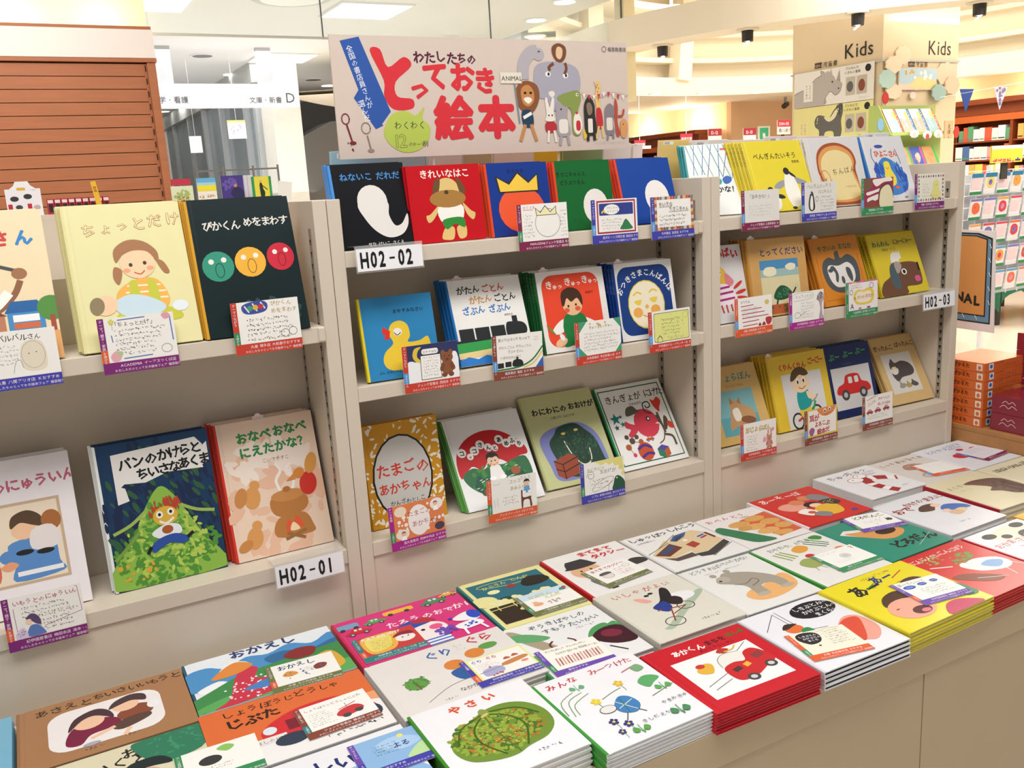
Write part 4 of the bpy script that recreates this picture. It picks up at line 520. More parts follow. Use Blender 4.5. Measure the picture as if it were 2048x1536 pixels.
# ------------------------------------------------------------------ stacks of books on the counter
def flatM(x, y, z, yaw): return frame(Vector((x, y, z)), Vector((math.cos(yaw), math.sin(yaw), 0)), Vector((-math.sin(yaw), math.cos(yaw), 0)))
TB = [  # label, x, y, yaw, w, d, dz, copies, front, spine, pages, art
('brown picture book with two children in a rounded white panel', -.6189,-.224,0,.2585,.190,.001,3,'a87a54','9a6c48','e8dccc',"J 10 12 8.6 3a2c1c あさえと 1 0;J 44 10 8 3a2c1c ちいさいいもうと 1 -.12;R 17 15 66 48 eee8e6 12;B 7c1f40 26 56 30 40 42 34 54 38 58 46 50 50 40 52 34 60;E 40 36 9 8 f0c4a4;B 4a3038 28 42 32 28 44 22 52 28 54 38 44 30 36 32;B 8a4a34 56 38 66 30 76 34 76 44 62 48;B 5a4038 52 50 62 44 74 44 74 50 58 56;E 62 28 8 7 f0c4a4;B 4a3438 52 28 56 20 66 16 74 20 74 28 66 24 58 26;E 78 36 4 5 eee;L f0c4a4 3 40 56 54 50;L f0c4a4 3 62 56 58 64;E 40 62 5 2 aab;H 34 68 14 1 3 444;H 56 65 12 1 3 444"),
('pale picture book of mountains with a fox in a pink dotted dress', -.3590,-.2105,-.004,.2670,.181,.001,3,'e6ecf2','1e5a70','eee',"B 4a90c8 0 16 14 12 26 20 40 12 54 16 70 10 84 18 100 10 100 40 0 40;B f0f2f4 20 24 30 14 40 20 34 28;B f0f2f4 4 40 18 34 24 42 10 46;B 2f6a9c 50 22 64 18 80 26 100 20 100 34 60 34;P 3f8a4c 0 50 30 34 60 30 100 26 100 72 0 72;B 5aa85a 0 62 30 54 60 60 100 52 100 70 0 70;T 30 9 11.5 26356e おかえし 3 0;B c8324a 20 60 28 36 36 26 44 30 40 42 50 48 60 58 40 66 10 68;D f4eaf0 60 36 52 18 14 .9 4;B e08a3c 14 30 26 18 34 16 42 24 34 30 24 32;B 4a80c0 30 54 46 48 56 54 44 58;B 8a2c30 62 26 72 20 84 24 80 34 68 34;B d8a83c 80 40 92 36 96 56 86 60"),
('bright pink picture book with cars, a boy in a cap and a blue spotted dog', -.0850,-.2214,-.002,.2625,.1865,.001,3,'d8347c','c82a4c','f0dce4',"J 34 29 8.5 f4ecf0 たろうのおでかけ 2 .08;R 2 6 16 8 7aa0c0 2;E 5 14 2 2 333;E 15 14 2 2 333;R 38 4 24 6 e8b440 2;E 43 10 2 2 333;E 56 10 2 2 333;W 78 9 .5 4a8a5c;W 29 14 .4 5a9a5c;W 14 22 .45 c82a34;W 92 4 .35 e8a83c;E 54 48 18 13 f2e6e4;B 2a4ea8 34 44 40 32 56 28 66 36 50 40;B b8303c 50 30 62 28 68 36 58 36;E 64 46 5 4 e85a8a;E 54 46 1.6 1.6 222;R 50 60 18 12 f0ecf0;L 2f60b8 1.6 50 62 68 62;L 2f60b8 1.6 50 66 68 66;L 2f60b8 1.6 50 70 68 70;D 6a4ab0 26 68 56 8 5 2 3;B f2f0f4 78 44 90 38 98 42 96 52 84 50;E 95 44 5 7 2a4ac0;B f2f0f4 76 54 92 52 96 60 80 62;L f2f0f4 2 80 60 79 70;L f2f0f4 2 93 60 95 69;D 2a4ac0 8 86 57 8 3 1.2 4;E 77 42 1.6 1.6 3a3ac0"),
('pale yellow bordered picture book with a teal sky, dark field and tunnel', .1817,-.2435,-.022,.1945,.2175,.002,3,'e6e09c','2a7a7c','efe8b8',"R 7 8 86 50 1f6a7c;E 10 50 14 12 e6e09c;E 30 60 12 9 e6e09c;B 1f4030 22 56 30 50 40 52 46 58;D e8e4b0 30 50 60 42 6 4 3;O 46 20 30 6 1 c8cc60 6;T 20 25 7.6 d4d868 かぶさん 1 8 0;T 55 20 7.6 d4d868 とんだ 1 -2 0;E 28 34 7 4.6 e8e8b4;E 50 30 6 4 a03038;B 1c1a14 62 30 74 20 90 24 94 36 80 42 64 40;R 7 66 86 38 2c2216;L dccf80 1.4 7 72 93 70;L dccf80 1.2 16 66 16 76;L dccf80 1.2 34 66 34 76;L dccf80 1.2 52 66 52 76;R 40 84 5 18 e0d890;B e0d890 34 82 42 78 52 82 50 86 36 86"),
('white picture book with a man in a black bowler hat and red title', .3885,-.2330,-.010,.1985,.2125,.003,2,'ebe8e6','cc2430','eee',"J 42 15 11 c8282c まてまて 4 0;J 52 28 11 c8282c タクシー 4 0;E 30 50 18 17 dfb088;P 2c2c30 12 38 16 26 20 20 40 20 44 26 48 36;E 30 37 20 4 2c2c30;C 3a2a20 1.4 22 58 30 56 38 58;E 24 48 1.4 2 222;E 36 48 1.4 2 222;B 6a7080 20 72 34 70 40 84 34 98 26 98 22 86;R 28 96 8 5 222;B 333 78 56 86 50 98 54 99 64 80 66"),
('white picture book with a beige and maroon train front', .5905,-.2350,-.02,.2035,.2030,.004,2,'e9e8e6','d8d8d8','eee',"J 6 14 10.5 26262a しゅっぱつ 2 0;J 60 12 10.5 26262a しんこう！ 2 -.08;T 10 22 4 444 山本忠敬さく;P dcc39a 6 54 40 28 48 44 48 66 22 72 12 66;P 6a3428 8 56 40 38 46 54 20 66;P 3a4a70 14 55 38 42 41 49 20 60;P dcc39a 44 32 58 22 84 20 94 34 97 60 62 76 48 74;P 3a5a8c 45 33 57 23 76 21 66 31 50 38;P 2c3a50 48 34 58 27 66 26 62 31 52 36;P a83a30 53 50 66 46 68 57 56 62;P e8e4dc 76 37 89 34 90 44 78 47;P 3a5a9c 77 38 88 35.5 88.4 39 77.6 41.6;P a83a30 77.8 43 88.8 40 89.4 43.4 78.4 46.4;P 6a2c2c 90 34 94 34 95.6 50 92 52;E 60 40 3 2.4 f4f0e0;P 3c3a38 46 75 62 77 97 61 97 71 62 88 48 84;P 5a4a40 12 67 22 73 46 70 46 80 20 80;L 555 .8 4 50 40 36;L 555 .8 20 44 60 20;C 555 .8 60 90 80 80 99 72"),
('pale picture book with a box of brown rice parcels on green leaf and red', .7965,-.2345,-.035,.1830,.1960,.002,2,'e9e4e2','d6d2d0','eee',"J 10 18 10 c8283c おべんとう 1 .3;T 56 25 4 444 小西英子;P d2603c 50 30 99 22 99 92 60 96;B 2f7a52 2 44 14 34 26 52 44 84 50 100 24 96 10 70;E 42 40 16 9 d8a25c;E 72 34 15 9 d8a25c;E 54 56 16 9 dfaa66;E 82 52 15 9 d8a25c;E 60 74 16 9 dfaa66;E 88 70 12 9 d8a25c;E 40 54 10 7 cf9850;E 72 88 14 7 d8a25c;D c08a44 30 64 60 30 30 .8 3"),
('red picture book with a girl, a pig and other animals playing', .9805,-.2308,-.012,.2085,.2040,.006,2,'cf2c26','e8e6ea','eee',"J 10 16 13 f4e8e2 あーそーぼ 1 0;B e8a08c 14 38 26 30 44 34 50 46 40 54 22 52;E 46 34 10 8 d8845c;E 64 28 9 8 d8845c;B 8a8488 66 30 78 22 88 30 90 44 74 44;E 56 48 11 8 2a2024;E 58 52 8 6 f2d0ac;B e6b43c 46 62 66 54 80 62 72 82 50 82;B f0ece4 24 58 40 54 46 68 32 74;B 3a342c 70 44 88 46 92 58 80 62 72 54;D d8c88c 16 80 53 9 6 .8 3;B 8a8488 34 74 46 68 56 78 46 86;E 38 66 5 4 c85a40;E 84 86 5 3 4a4a8a"),
('white picture book with a red and white striped ring snake and black title', 1.2300,-.1975,-.018,.1965,.1920,.009,2,'eae8ea','dcdce0','eee',"J 12 20 13 222 ちゅっ 0 0;J 46 18 13 222 ちゅっ 0 0;C a8282c 15 46 40 60 40 76 46 92 58;C f4f0ee 15 60 40.4 64 41 68 42.4;C f4f0ee 15 82 50 86 53 90 56.4;C a8282c 15 50 44 46 58 48 74 56 92;C f4f0ee 14 46.6 55 46.2 58 46.4 62;C f4f0ee 14 48 74 49.4 78 51 82;E 40 36 12 8 f4f0ee;O 40 36 12 8 .8 a03038;E 56 28 10 7 f4f0ee;O 56 28 10 7 .8 a03038;E 37 34 1 1.4 222;E 54 26 1 1.4 222;T 66 24 6 5a6a8a ふくろう 0;T 66 31 6 5a6a8a えほん;H 70 84 16 1 4 444"),
('cream picture book with a pale brown hedgehog shape', 1.4275,-.1965,-.025,.1890,.1965,.002,2,'ded5cf','d8cfc8','eee',"J 14 20 9 6a4a3a こっちゃん まてまて 1 .2;J 48 18 9 6a4a3a おいで 1 .2;B a8806c 34 44 42 32 56 30 70 36 76 48 60 52 44 52;D c8a890 40 56 42 18 8 1.6 3;B b8a49a 30 76 42 68 54 74 50 84 36 84;D e4dcd4 20 42 76 10 6 1.4 4;R 56 78 30 3 e08a70;H 80 92 18 1 5 222"),
('white picture book with red flowers and a purple butterfly, last in the back row', 1.6180,-.1970,-.008,.2050,.1945,.004,2,'e4e4ea','dcdce4','eee',"J 12 20 10 4a7ab8 とりかえっこ 1 .1;J 54 14 8 4a7ab8 いないよ;J 50 24 6 4a7ab8 ぶんと え;E 40 48 12 9 cf3040;E 46 40 4 3 3a8a4c;E 62 30 6 4 c03050;E 72 40 8 5 cf3a3c;E 84 36 8 5 cf3a3c;E 80 50 8 5 cf3a3c;E 70 52 8 5 cf3a3c;E 77 44 4 3 e8c8b0;B 8a2a90 46 66 58 60 74 66 86 64 92 72 78 80 64 76 54 80;C 3a8a4c 1.4 76 54 84 70 96 78"),
('cream and green picture book with a craftsman under dark green leaves', -.6189,-.4205,0,.2560,.191,.001,3,'dcd3b4','c8bfa0','eee',"J 26 22 11 222 だいくと 2;J 54 14 11 222 おにろく 2 0;B 2f7a5c 60 4 70 0 100 0 100 24 84 30 70 26;D 3f8f6a 30 84 12 16 12 2 3 .4;E 64 40 10 10 d8a080;B 1c2a2c 50 34 58 22 74 22 80 32 66 30;B b03a2c 0 40 20 34 40 40 36 60 0 60;B 2a2a30 50 56 70 50 84 60 80 74 50 74"),
('orange and white picture book with a red fire engine and a man in white', -.3640,-.4030,-.012,.2690,.1865,.002,3,'eceae8','e07a3c','eee',"R 0 0 100 30 dc6c38;R 0 30 66 16 dc6c38;P e8a070 66 30 100 30 100 40;J 12 11 7.5 2a1c14 しょうぼうじどうしゃ 1 0;J 12 24 11 2a1c14 じぷた 3 0;B cf2c34 30 36 44 26 60 22 80 24 92 36 94 50 60 52 40 48 30 46;R 44 32 20 11 7a2030;R 22 44 20 6 e4e0dc;T 24 49 3.6 444 はしの110 ;E 34 38 4 4 d8e4ea;E 44 52 10 6 2c3c50;E 88 50 10 9 2c3c50;E 88 50 5 5 b8404a;C 222 .5 14 46 20 44 20 52 14 54 12 66;B f0eeec 12 50 20 48 24 60 18 68 10 66;H 60 63 34 1 4 333 2"),
('grey white picture book with orange and blue shapes and blue and red title', -.0850,-.4160,.004,.2620,.1880,.004,4,'e2ddd9','e2ddd9','f2f2f2',"J 38 16 11 2f68a8 ぐり 2;T 59 15 10 777 と;T 59 15 9.6 e2ddd9 と;J 70 12 11 c0303c ぐら 2 0;E 22 38 8 7 5f9a48;D 3f7a30 30 22 38 9 8 1.4 3 .4;L 7a5a3a 1 22 36 22 46;E 82 20 7 4 5f9a48;E 52 30 7 6 d8843c;B 2f5fa0 46 38 60 36 62 48 50 50;E 70 24 7 6 d8843c;B d8b040 62 40 76 38 78 50 66 52;C 777 .4 20 62 40 52 62 50;J 42 62 4.6 555 なかがわりえこ 0;H 28 66 12 1 2.4 777"),
('white picture book with stag beetle, leaves and dark teal title', .1700,-.4445,-.012,.2030,.2020,.000,3,'e8e8e8','3f8a50','eee',"J 24 15 8.6 1f3f4a ぞうきばやしの 1 .05;J 32 27 8.6 1f3f4a すもうたいかい 1 .05;H 60 34 26 1 3.6 666;B a89a84 2 10 10 8 26 40 40 70 30 74 12 40;B 5fa46c 2 14 18 18 34 34 22 36 6 28;B 5fa46c 0 56 18 60 40 80 26 88 4 76;C 5a2a20 2 30 64 26 48 32 42;C 5a2a20 2 44 64 50 52 46 44;E 38 66 10 6 6a2c20;B 4f9a5c 62 56 72 42 88 38 90 48 80 58;B 4f9a5c 86 46 98 40 99 54;B 3c1020 64 58 80 46 99 50 99 78 78 76;E 84 58 10 7 7a2038 20;L 1c1014 1.6 52 54 70 60;L 1c1014 1.6 50 60 66 66;L 1c1014 1.6 70 76 80 90"),
('cream picture book with a panda like animal riding a bicycle', .3805,-.4550,-.008,.1990,.2150,.007,3,'dcd8cb','d4d0c4','e8e4dc',"J 14 17 10.5 c03438 いしゃがよい 0 .16;B a8b8a0 20 88 30 84 90 44 98 48 60 72 30 92;E 74 44 16 9 e8e8ea;B 1c1c20 46 46 52 40 66 20 72 24 66 40 54 52;B e8a498 30 26 38 28 44 38 36 38;E 46 26 3 2 222;E 52 24 3 2 222;B 1f3a8c 36 50 52 44 54 56 46 64 40 60;B 2a1c20 54 50 66 40 72 48 64 58;O 38 82 10 8 .9 333;O 66 62 9 7 .9 333;L 8a3c20 1.4 38 82 50 60;L 8a3c20 1.4 50 60 66 62;L 8a3c20 1.4 36 58 42 56;L 8a3c20 1.2 46 70 66 62;H 58 94 26 1 4 444"),
('white picture book with a thinking grey bear on an orange patch', .5835,-.4560,-.03,.1890,.2130,.003,3,'e6e5e2','dddcd8','eee',"J 10 12 8.6 2a4a54 どうすれば 0 -.04;J 50 10 8.6 2a4a54 いいのかな？ 0 -.08;H 20 20 60 1 3.6 666;B e8b070 26 82 40 72 60 70 90 58 98 66 90 88 60 98 34 96;B a49c8e 30 34 40 26 54 30 70 40 84 58 86 78 74 84 70 70 56 70 54 84 40 84 42 64 32 52 22 44 24 36;E 28 26 4 4 a49c8e;E 48 24 4 4 a49c8e;E 32 38 8 7 b4ac9e;E 27 40 2 1.6 222;C 4a443c .8 34 54 46 58 60 52 62 60 48 66;E 46 86 9 3.6 b4ac9e;E 80 84 9 3.6 b4ac9e"),
('white picture book with little walking vegetables and green spine', .7845,-.4580,.003,.1945,.2125,.003,3,'e8e6e2','4aa048','eee',"J 16 16 8.6 3a5a54 おやおや、おやさい 0 -.06;C 8aa04a 2.4 14 22 22 44;C 8aa04a 2.4 20 20 28 42;C 8aa04a 2.4 26 20 34 40;B e0a040 40 24 54 18 62 26 54 34 42 34;L 3f7a44 2 68 14 86 36;L 3f7a44 2 74 12 90 32;L 3f7a44 2 64 18 80 38;E 46 46 6 5 c8303c;B 9aa860 20 56 34 48 46 56 44 68 26 70;E 66 60 10 8 2f7a44;L 1c4a28 1 60 60 72 60;E 88 50 7 5 e08a50;B cf3a58 40 88 54 84 68 92 60 96 44 94;B 3f8a3c 80 10 92 8 96 16 88 20;C 555 .6 28 70 26 78;C 555 .6 36 70 38 78;H 72 90 24 1 4 888"),
('teal picture book with hands holding a dark ball and black brush title', .9850,-.4505,.022,.2025,.2060,.001,3,'2f8f78','2a806c','eee',"P e4e0d8 14 24 26 18 66 36 74 56 44 58;B d89a58 20 26 40 30 60 26 80 34 84 52 66 62 44 58;E 64 44 14 8 3a241c;C 8a5a34 1 72 34 80 40 84 50;J 34 84 17 1c1a18 どろだんご 4 -.05;L b0d0b8 .6 60 90 99 74"),
('white picture book with a girl in blue looking down and dark red title', 1.1945,-.4365,.010,.1990,.2110,.004,3,'e4e4e8','dcdce2','eee',"J 6 34 15 9a3a3c おで 3 0;J 34 24 12 9a3a3c かけのまえに 2 -.05;B 5a3c30 34 42 44 32 60 30 72 36 60 42 50 48;E 66 38 7 5 f0c8ac;B 3f6ab8 60 50 76 42 94 52 96 64 80 62 66 58;E 62 56 6 4 f0c8ac;E 78 64 9 5 e0c8a0;B d8b890 58 62 72 60 76 70 62 72;H 40 88 22 1 3.6 888"),
('cream picture book with a dark brown animal shape and crimson spine', 1.4080,-.4080,-.020,.2030,.2080,.005,3,'e0d8b4','b02a3c','eee',"J 10 30 9 8a7a4a よくきてね 0 .1;B 6a4a3c 44 24 70 22 99 36 99 84 70 80 60 64 50 56 62 48 50 32;D 4a342c 30 80 60 16 20 3 3;H 16 40 24 1 4 999"),
('cream picture book with a brown monkey face at the right edge', 1.6190,-.4030,-.010,.2020,.2040,.003,2,'e4dcbc','d0c8a8','eee',"J 14 22 11 3a342c ははんひほんほ 2 -.1;E 74 64 20 16 a8643c;E 74 68 14 11 e8c49c;E 68 62 1.6 2 222;E 80 62 1.6 2 222;E 88 40 8 6 3c3c3c"),
('white picture book of a night scene with a pink lamp shade, at the front left', -.3640,-.6010,-.012,.2690,.191,.001,4,'e8e8ec','5a4a2c','eee',"J 22 20 12 1f2f6c たのしいよる 3 -.06;P c85a80 68 22 80 16 88 24 70 32;B 8ab4e0 30 40 60 24 90 30 99 60 40 70;E 88 22 4 3 e8dc70"),
('white picture book with a big knobbly green squash and red title', -.0812,-.6230,-.004,.2040,.2120,.006,4,'ececf0','3f8a2c','f0f0f0',"J 30 16 10.5 d8502c や 4;J 44 15 10.5 d8502c さ 4;J 60 14 10.5 d8502c い 4;B 6f8f34 12 60 18 44 34 34 46 28 56 24 72 24 86 32 94 48 92 66 80 78 62 82 50 86 34 84 18 76;D 4c6e22 120 50 54 36 24 3.6 14 .6;D 8fa83c 240 49 54 36 25 2.6 4 .6;D b8702c 110 54 54 36 25 1.7 7 .6;D c4bc5c 90 46 56 33 22 1.1 9 .6;C 3f5f1c 1.6 50 30 36 44 34 62 44 82;C 3f5f1c 1.6 52 30 66 40 72 58 62 80;C 3f5f1c 1.4 48 30 28 38 18 56;C 3f5f1c 1.4 54 28 76 34 88 50;C 54742a 1.2 50 32 50 56 54 84;B 8a9a4a 48 26 52 22 56 28 52 34;E 51 31 4 1.4 d8c070 -20;H 62 92 24 1 4 777"),
('white picture book with wild flowers, a running cat in plaid and red title', .1262,-.6570,.006,.1990,.2145,.004,6,'ececf0','3f9a3c','f0f0f0',"J 8 14 9 c0303c みんな 2 .2;J 50 13 9 c0303c みーつけた 1 -.02;G 30 22 .55 6aa87c;C 7a9a6c .8 4 52 8 34 24 26;C 7a9a6c .8 8 56 14 36 30 30;C 7a9a6c .8 12 56 16 42 34 34;F 62 36 .55 e0b83c;F 32 48 .55 e8cc3c;C 6a8a5c .7 38 48 50 44 60 42;B 5aa868 76 44 84 38 92 40 96 46 88 50 80 54;G 90 58 .6 5aa85c;C 8a7a5a .7 74 66 99 60;C c05a4a 1 74 24 90 20;B 7aa878 84 22 92 20 94 28 86 30;B 3f7fb8 40 62 50 52 58 56 60 68 52 76 42 72;L e8e8c8 .7 44 56 54 74;L e8e8c8 .7 42 66 58 60;L 2f6a5c .7 50 54 46 74;E 34 62 7 5 e4e0dc;O 34 62 7 5 .6 444;L 444 .8 44 74 38 82;L 444 .8 54 74 58 80;F 28 78 .5 3a3a7c;F 36 86 .5 3a3a7c;F 26 92 .4 3a3a7c;G 40 96 .6 5aa04c;J 46 92 4.6 444 きしだえりこ 0 .2;J 74 80 4.6 444 やまわきゆりこ 0 .1;G 80 92 .7 4a8a5c"),
('red picture book with a white panel and a small round red car', .3245,-.6640,-.030,.2160,.2020,.002,7,'c81c2c','c81c2c','d8404a',"R 12 24 76 56 efefef;J 22 16 8 f4f0ee あかくん 3 -.02;J 55 15 7.2 5a1420 まちを 3 0;J 78 13 6.6 2f7a34 はしる 3 0;T 44 21 4.4 5a1420 あんどうとしひこ;B e8e6de 44 50 46 38 56 32 70 34 74 44 60 52;C 777 .6 44 48 47 38 56 32.4 70 34;B c8242c 42 62 44 50 56 46 66 48 72 38 82 36 88 46 88 58 78 62 60 70 46 70;P 4a3434 48 54 56 52 57 57 49 59;P e0b040 60 52 66 50 67 55 61 57;P 8a3a3a 74 44 84 42 85 49 75 51;E 56 70 5.4 4.6 444;E 56 70 2.8 2.4 ccc;E 80 62 5.4 4.6 444;E 80 62 2.8 2.4 ccc;B e0b040 24 42 34 36 40 40 34 50 26 48;E 30 38 4 3 c83a30;B b83428 54 28 60 24 66 28 60 32;C e0b040 1.4 60 30 68 30 74 26;L 777 .6 18 64 42 56;L 777 .6 20 70 40 64;L 777 .6 70 34 84 26"),
('white picture book with a child in green, a bed and a black speech cloud', .5492,-.6695,-.022,.2045,.2105,.000,4,'e9e9ee','d8d4dc','1c1c1e',"L 555 .7 8 30 34 8;L 555 .7 34 8 34 44;L 555 .7 38 6 38 46;L 555 .7 34 44 60 50;L 555 .7 10 60 30 66;E 72 20 25 14 16161a;T 54 16 7 f0f0f4 しきぶとん 1;T 58 24 7 f0f0f4 かけぶとん 1;T 66 32 7 f0f0f4 まくら 1;T 86 15 4 f0f0f4 さん;T 93 23 3.4 f0f0f4 さん;T 86 31 4 f0f0f4 さん;E 32 38 9 7 e07038;B 3a2a24 22 34 30 28 40 32 34 34 26 36;B 2f8a50 34 44 44 42 46 56 44 70 38 70 34 56;B e8a090 58 66 80 46 96 50 96 74 76 88;B d84c34 54 66 76 50 92 50 90 60 70 84 62 78"),
('glossy yellow picture book with two open mouthed singing faces', .7580,-.6690,.020,.2420,.2030,.006,6,'e8d82c','dccb28','e6e0b0',"J 16 26 17 1c1a20 あー 3 0;J 46 18 12 25357c あー 3 .1;T 37 22 6 3a5a3c と;J 50 30 6 b8503c いってよ 0;L b8482c 1 66 18 84 12;L 3f8a3c 1 34 20 46 16;H 40 8 40 1 3.4 666;B 4a2c18 58 36 66 26 82 26 88 38 74 44;E 72 46 16 12 e0905c;E 78 50 6.4 4.6 5a2024;B 4a2c18 20 50 28 38 46 34 58 42 62 56 44 52;E 35 60 21 15 f0a890;E 39 66 9 5.6 5a2024;E 41 68 4.4 2.6 e07a80;E 24 56 2 .7 6a3020;B c0305c 50 84 58 72 72 70 84 76 88 84;B 3f8a5c 76 50 90 44 99 54 99 72 84 70"),
('bright red picture book with vegetables washing at a white tub', .9945,-.6620,.014,.1985,.2050,.002,6,'d02c2c','c82828','d85048',"J 6 16 9 f0e4dc にんじんだいこんごぼう 1 -.14;D 6aa04c 40 60 32 20 10 3 4 .5;D 8ab45c 20 30 20 14 8 2.4 3 .5;B e8e8ec 44 46 66 40 90 50 92 66 74 72 48 62;B 8ab0dc 60 54 76 50 88 58 72 66;B f0ece8 40 44 50 40 54 52 44 56;B 8a4a34 10 56 30 58 56 80 40 84 20 70;C e8e4e0 2 12 30 34 40;L c8d0e0 1 30 70 60 84;L e8e4e0 1.4 74 72 70 86;L e8e4e0 1.4 90 64 96 76"),
('white picture book with a panda, red spine and red title', 1.1965,-.6620,.008,.1990,.2030,.003,5,'e8e8ee','c42c40','eee',"E 60 20 34 15 f0e4d0;E 28 14 10 6 2c2c2c;E 44 24 7 5 2c2c2c;E 82 10 10 6 2c2c2c;E 72 32 14 10 2c2c2c;E 68 34 6 5 f0ece4;J 8 40 11 d86a60 おかあさん 1 0;J 30 54 10 d86a60 と 1;J 26 68 11 d86a60 いっしょ 1 0"),
('yellow picture book with red title at the right end of the front row', 1.3985,-.6580,.004,.2000,.2120,.004,4,'e4b838','d8a82c','eee',"J 20 26 12 c03828 まるまる 2 .1;E 50 60 24 18 e8e0d0"),
('light blue picture book at the left end of the back row', -.8850,-.2230,0,.2600,.19,.001,3,'7ab4d0','2a6a98','dce8ee',"R 12 14 60 40 a8d0e0 4"),
]
Z0 = -.5535
COVZ = {}
for (lb, x, y, ya, w_, h, dz, n_, col, sp, pg, art) in TB:
    zt = Z0+dz; th = (zt-CZ-.0002)/n_; R = random.Random(lb); what = lb.split(' with ')[0].split(' of ')[0]
    COVZ[lb] = zt
    book(lb, flatM(x, y, zt, ya), w_, h, th, col, sp, art, pg)
    dsc = short(lb, 12)
    for j in range(1, n_):
        g = 'stacked copies: '+dsc if n_ > 2 else None
        lab = f"{ORD[j]} copy down under the {short(lb, 11)}"
        jx, jy = R.uniform(-.0012, .0012), R.uniform(-.0012, .0012)
        book(lab, flatM(x+jx, y+jy, zt-j*th, ya+R.uniform(-.003, .003)), w_, h, th-.00025, col, sp, '', pg, group=g)

def tcard(label, bk, x, y, yaw, *a, **k):
    z = [COVZ[q] for q in COVZ if bk in q][0]
    card(label, flatM(x, y, z+.0018, yaw), *a, **k)
tcard('card with a fox and olive band lying on the mountain picture book', 'mountains', -.239, -.219, -.06, OLI, ORA, OLI, '丸善_丸の内本店_おすすめ', "J 16 18 14 26356e おかえし 2 0;B d8943c 20 36 28 26 38 30 42 38 30 42;B 8a3c30 66 30 76 24 86 30 80 40 68 40;D 5a6a9a 16 54 40 36 12 1.6 3;H 50 30 34 3 3.6 444", 'テーマつながり', '２歳から')
tcard('card with a small red fire engine and brown band lying on the fire engine book', 'fire engine', -.2263, -.3817, .02, BRN, TEA, BRN, 'ジュンク堂書店_難波店_Hおすすめ', "J 12 14 6.4 333 しょうぼうじどうしゃじぷた;H 12 24 34 7 3.4 777 4;B c8343c 48 44 56 34 74 30 84 36 84 46 60 52;E 60 50 6 5 444;E 78 46 6 5 444;L c8343c 1.6 54 32 80 24;L 888 1 66 32 66 20", 'テーマ乗りもの', '４歳から')
tcard('red and yellow card with a boy in a cap, lying on the pink book', 'bright pink', -.0755, -.2135, -.02, TEA, ORA, TEA, '旭屋書店_イオンモール店_おすすめ', "R 8.5 0 91.5 62 c83c3c;B e8b048 12 8 40 2 70 6 64 40 50 58 16 56;B e8d870 18 14 40 10 58 14 54 40 44 50 20 50;J 14 12 9 f4ecf0 たろうのおでかけ 3 -.1;H 22 22 34 6 3.6 7a3a30 3;E 78 34 16 12 f0e6e0;B 8a2430 60 26 70 16 90 16 94 28 76 24;E 74 32 1.4 1.8 222;E 84 31 1.4 1.8 222", 'テーマつながり', '３歳から')
tcard('card with yellow outlined title and a small orange figure, lying on the yellow bordered book', 'pale yellow bordered', .2550, -.2375, 0, OLI, GRN, OLI, '八重洲書店_おすすめ', "R 8.5 0 91.5 20 c8dcec;J 22 18 11 7a8a30 かぶさん 3 0;J 46 30 11 7a8a30 とんだ 3 0;J 22 18 11 e8e89c かぶさん 0 0;J 46 30 11 e8e89c とんだ 0 0;E 26 42 9 6 e8a880;E 24 34 5 4 e8b890;B 3f8a6c 82 16 88 8 94 18;E 94 10 4 4 c83a40;D a89a8a 14 56 46 14 6 2 3", 'テーマ食物', '２歳から')
tcard('card with a lilac saucepan and a pale yellow border', 'orange and blue shapes', .0560, -.4030, -.012, BLU, ORA, BLU, '紀伊國屋書店_うらしま高島平店_おすすめ', "R 8.5 0 91.5 62 e4e488;R 12 3 85 57 efece8;J 14 15 9.5 2f5fa8 ぐり 2 0;J 38 14 9.5 b83038 ぐら 2 0;H 16 22 34 4 3 888 4;B a8a8cc 18 48 22 38 44 36 52 46 44 56 22 56;L 8888b0 1.6 14 44 56 40;E 34 34 2 2 a05060;B c8844c 54 34 90 28 94 36 58 42;B b85a40 60 26 66 20 72 26;B b85a40 74 24 80 18 86 24;E 86 44 6 3 e08a78;D b83038 6 34 56 16 2 1.6 4", 'テーマ食物', '３歳から')
tcard('card with pencilled pink trunks and purple strip, lying on the beetle book', 'stag beetle', .1790, -.4400, -.07, VIO, GRN, VIO, '書店おすすめ', "J 14 10 6 333 ぞうきばやしの すもうたいかい 0 -.2;J 26 22 7 333 なぜか世の中_相撲ブーム 0 -.1;"+';'.join(f"L {['c88a88','a86a68','d8a8a0'][i % 3]} 2.6 {18+i*5} 52 {21+i*5} {30+(i % 2)*2}" for i in range(15)), 'テーマこわい', '４歳から', ground='f0eee4')
tcard('card with a bowler hatted face and olive band, lying on the bowler hat book', 'bowler hat', .4375, -.2195, .11, OLI, OLI, OLI, '恵文社_おすすめ', "J 14 14 10 a82a40 まてまてタクシー 2 -.03;E 32 38 11 10 e4d8cc;O 32 38 11 10 .7 555;B 555 20 32 24 24 40 24 44 32;H 52 26 30 4 5 b04a60 5;H 56 46 30 2 4 b04a60 5;O 84 24 7 6 .7 777", 'テーマ乗りもの', '２歳から')
tcard('pale green edged card with a coin, lying on the walking vegetables book', 'walking vegetables', .8625, -.4330, -.02, GRN, GRN, GRN, '書店_おすすめ', "H 16 10 44 1 4 aaa 3;O 56 30 10 8 1 888;E 56 30 8 6 c8c8c4;D a8784c 8 92 10 5 5 1.4 3;H 20 44 44 2 3.4 bbb", 'テーマ食物', '３歳から', ground='f0f0ea')
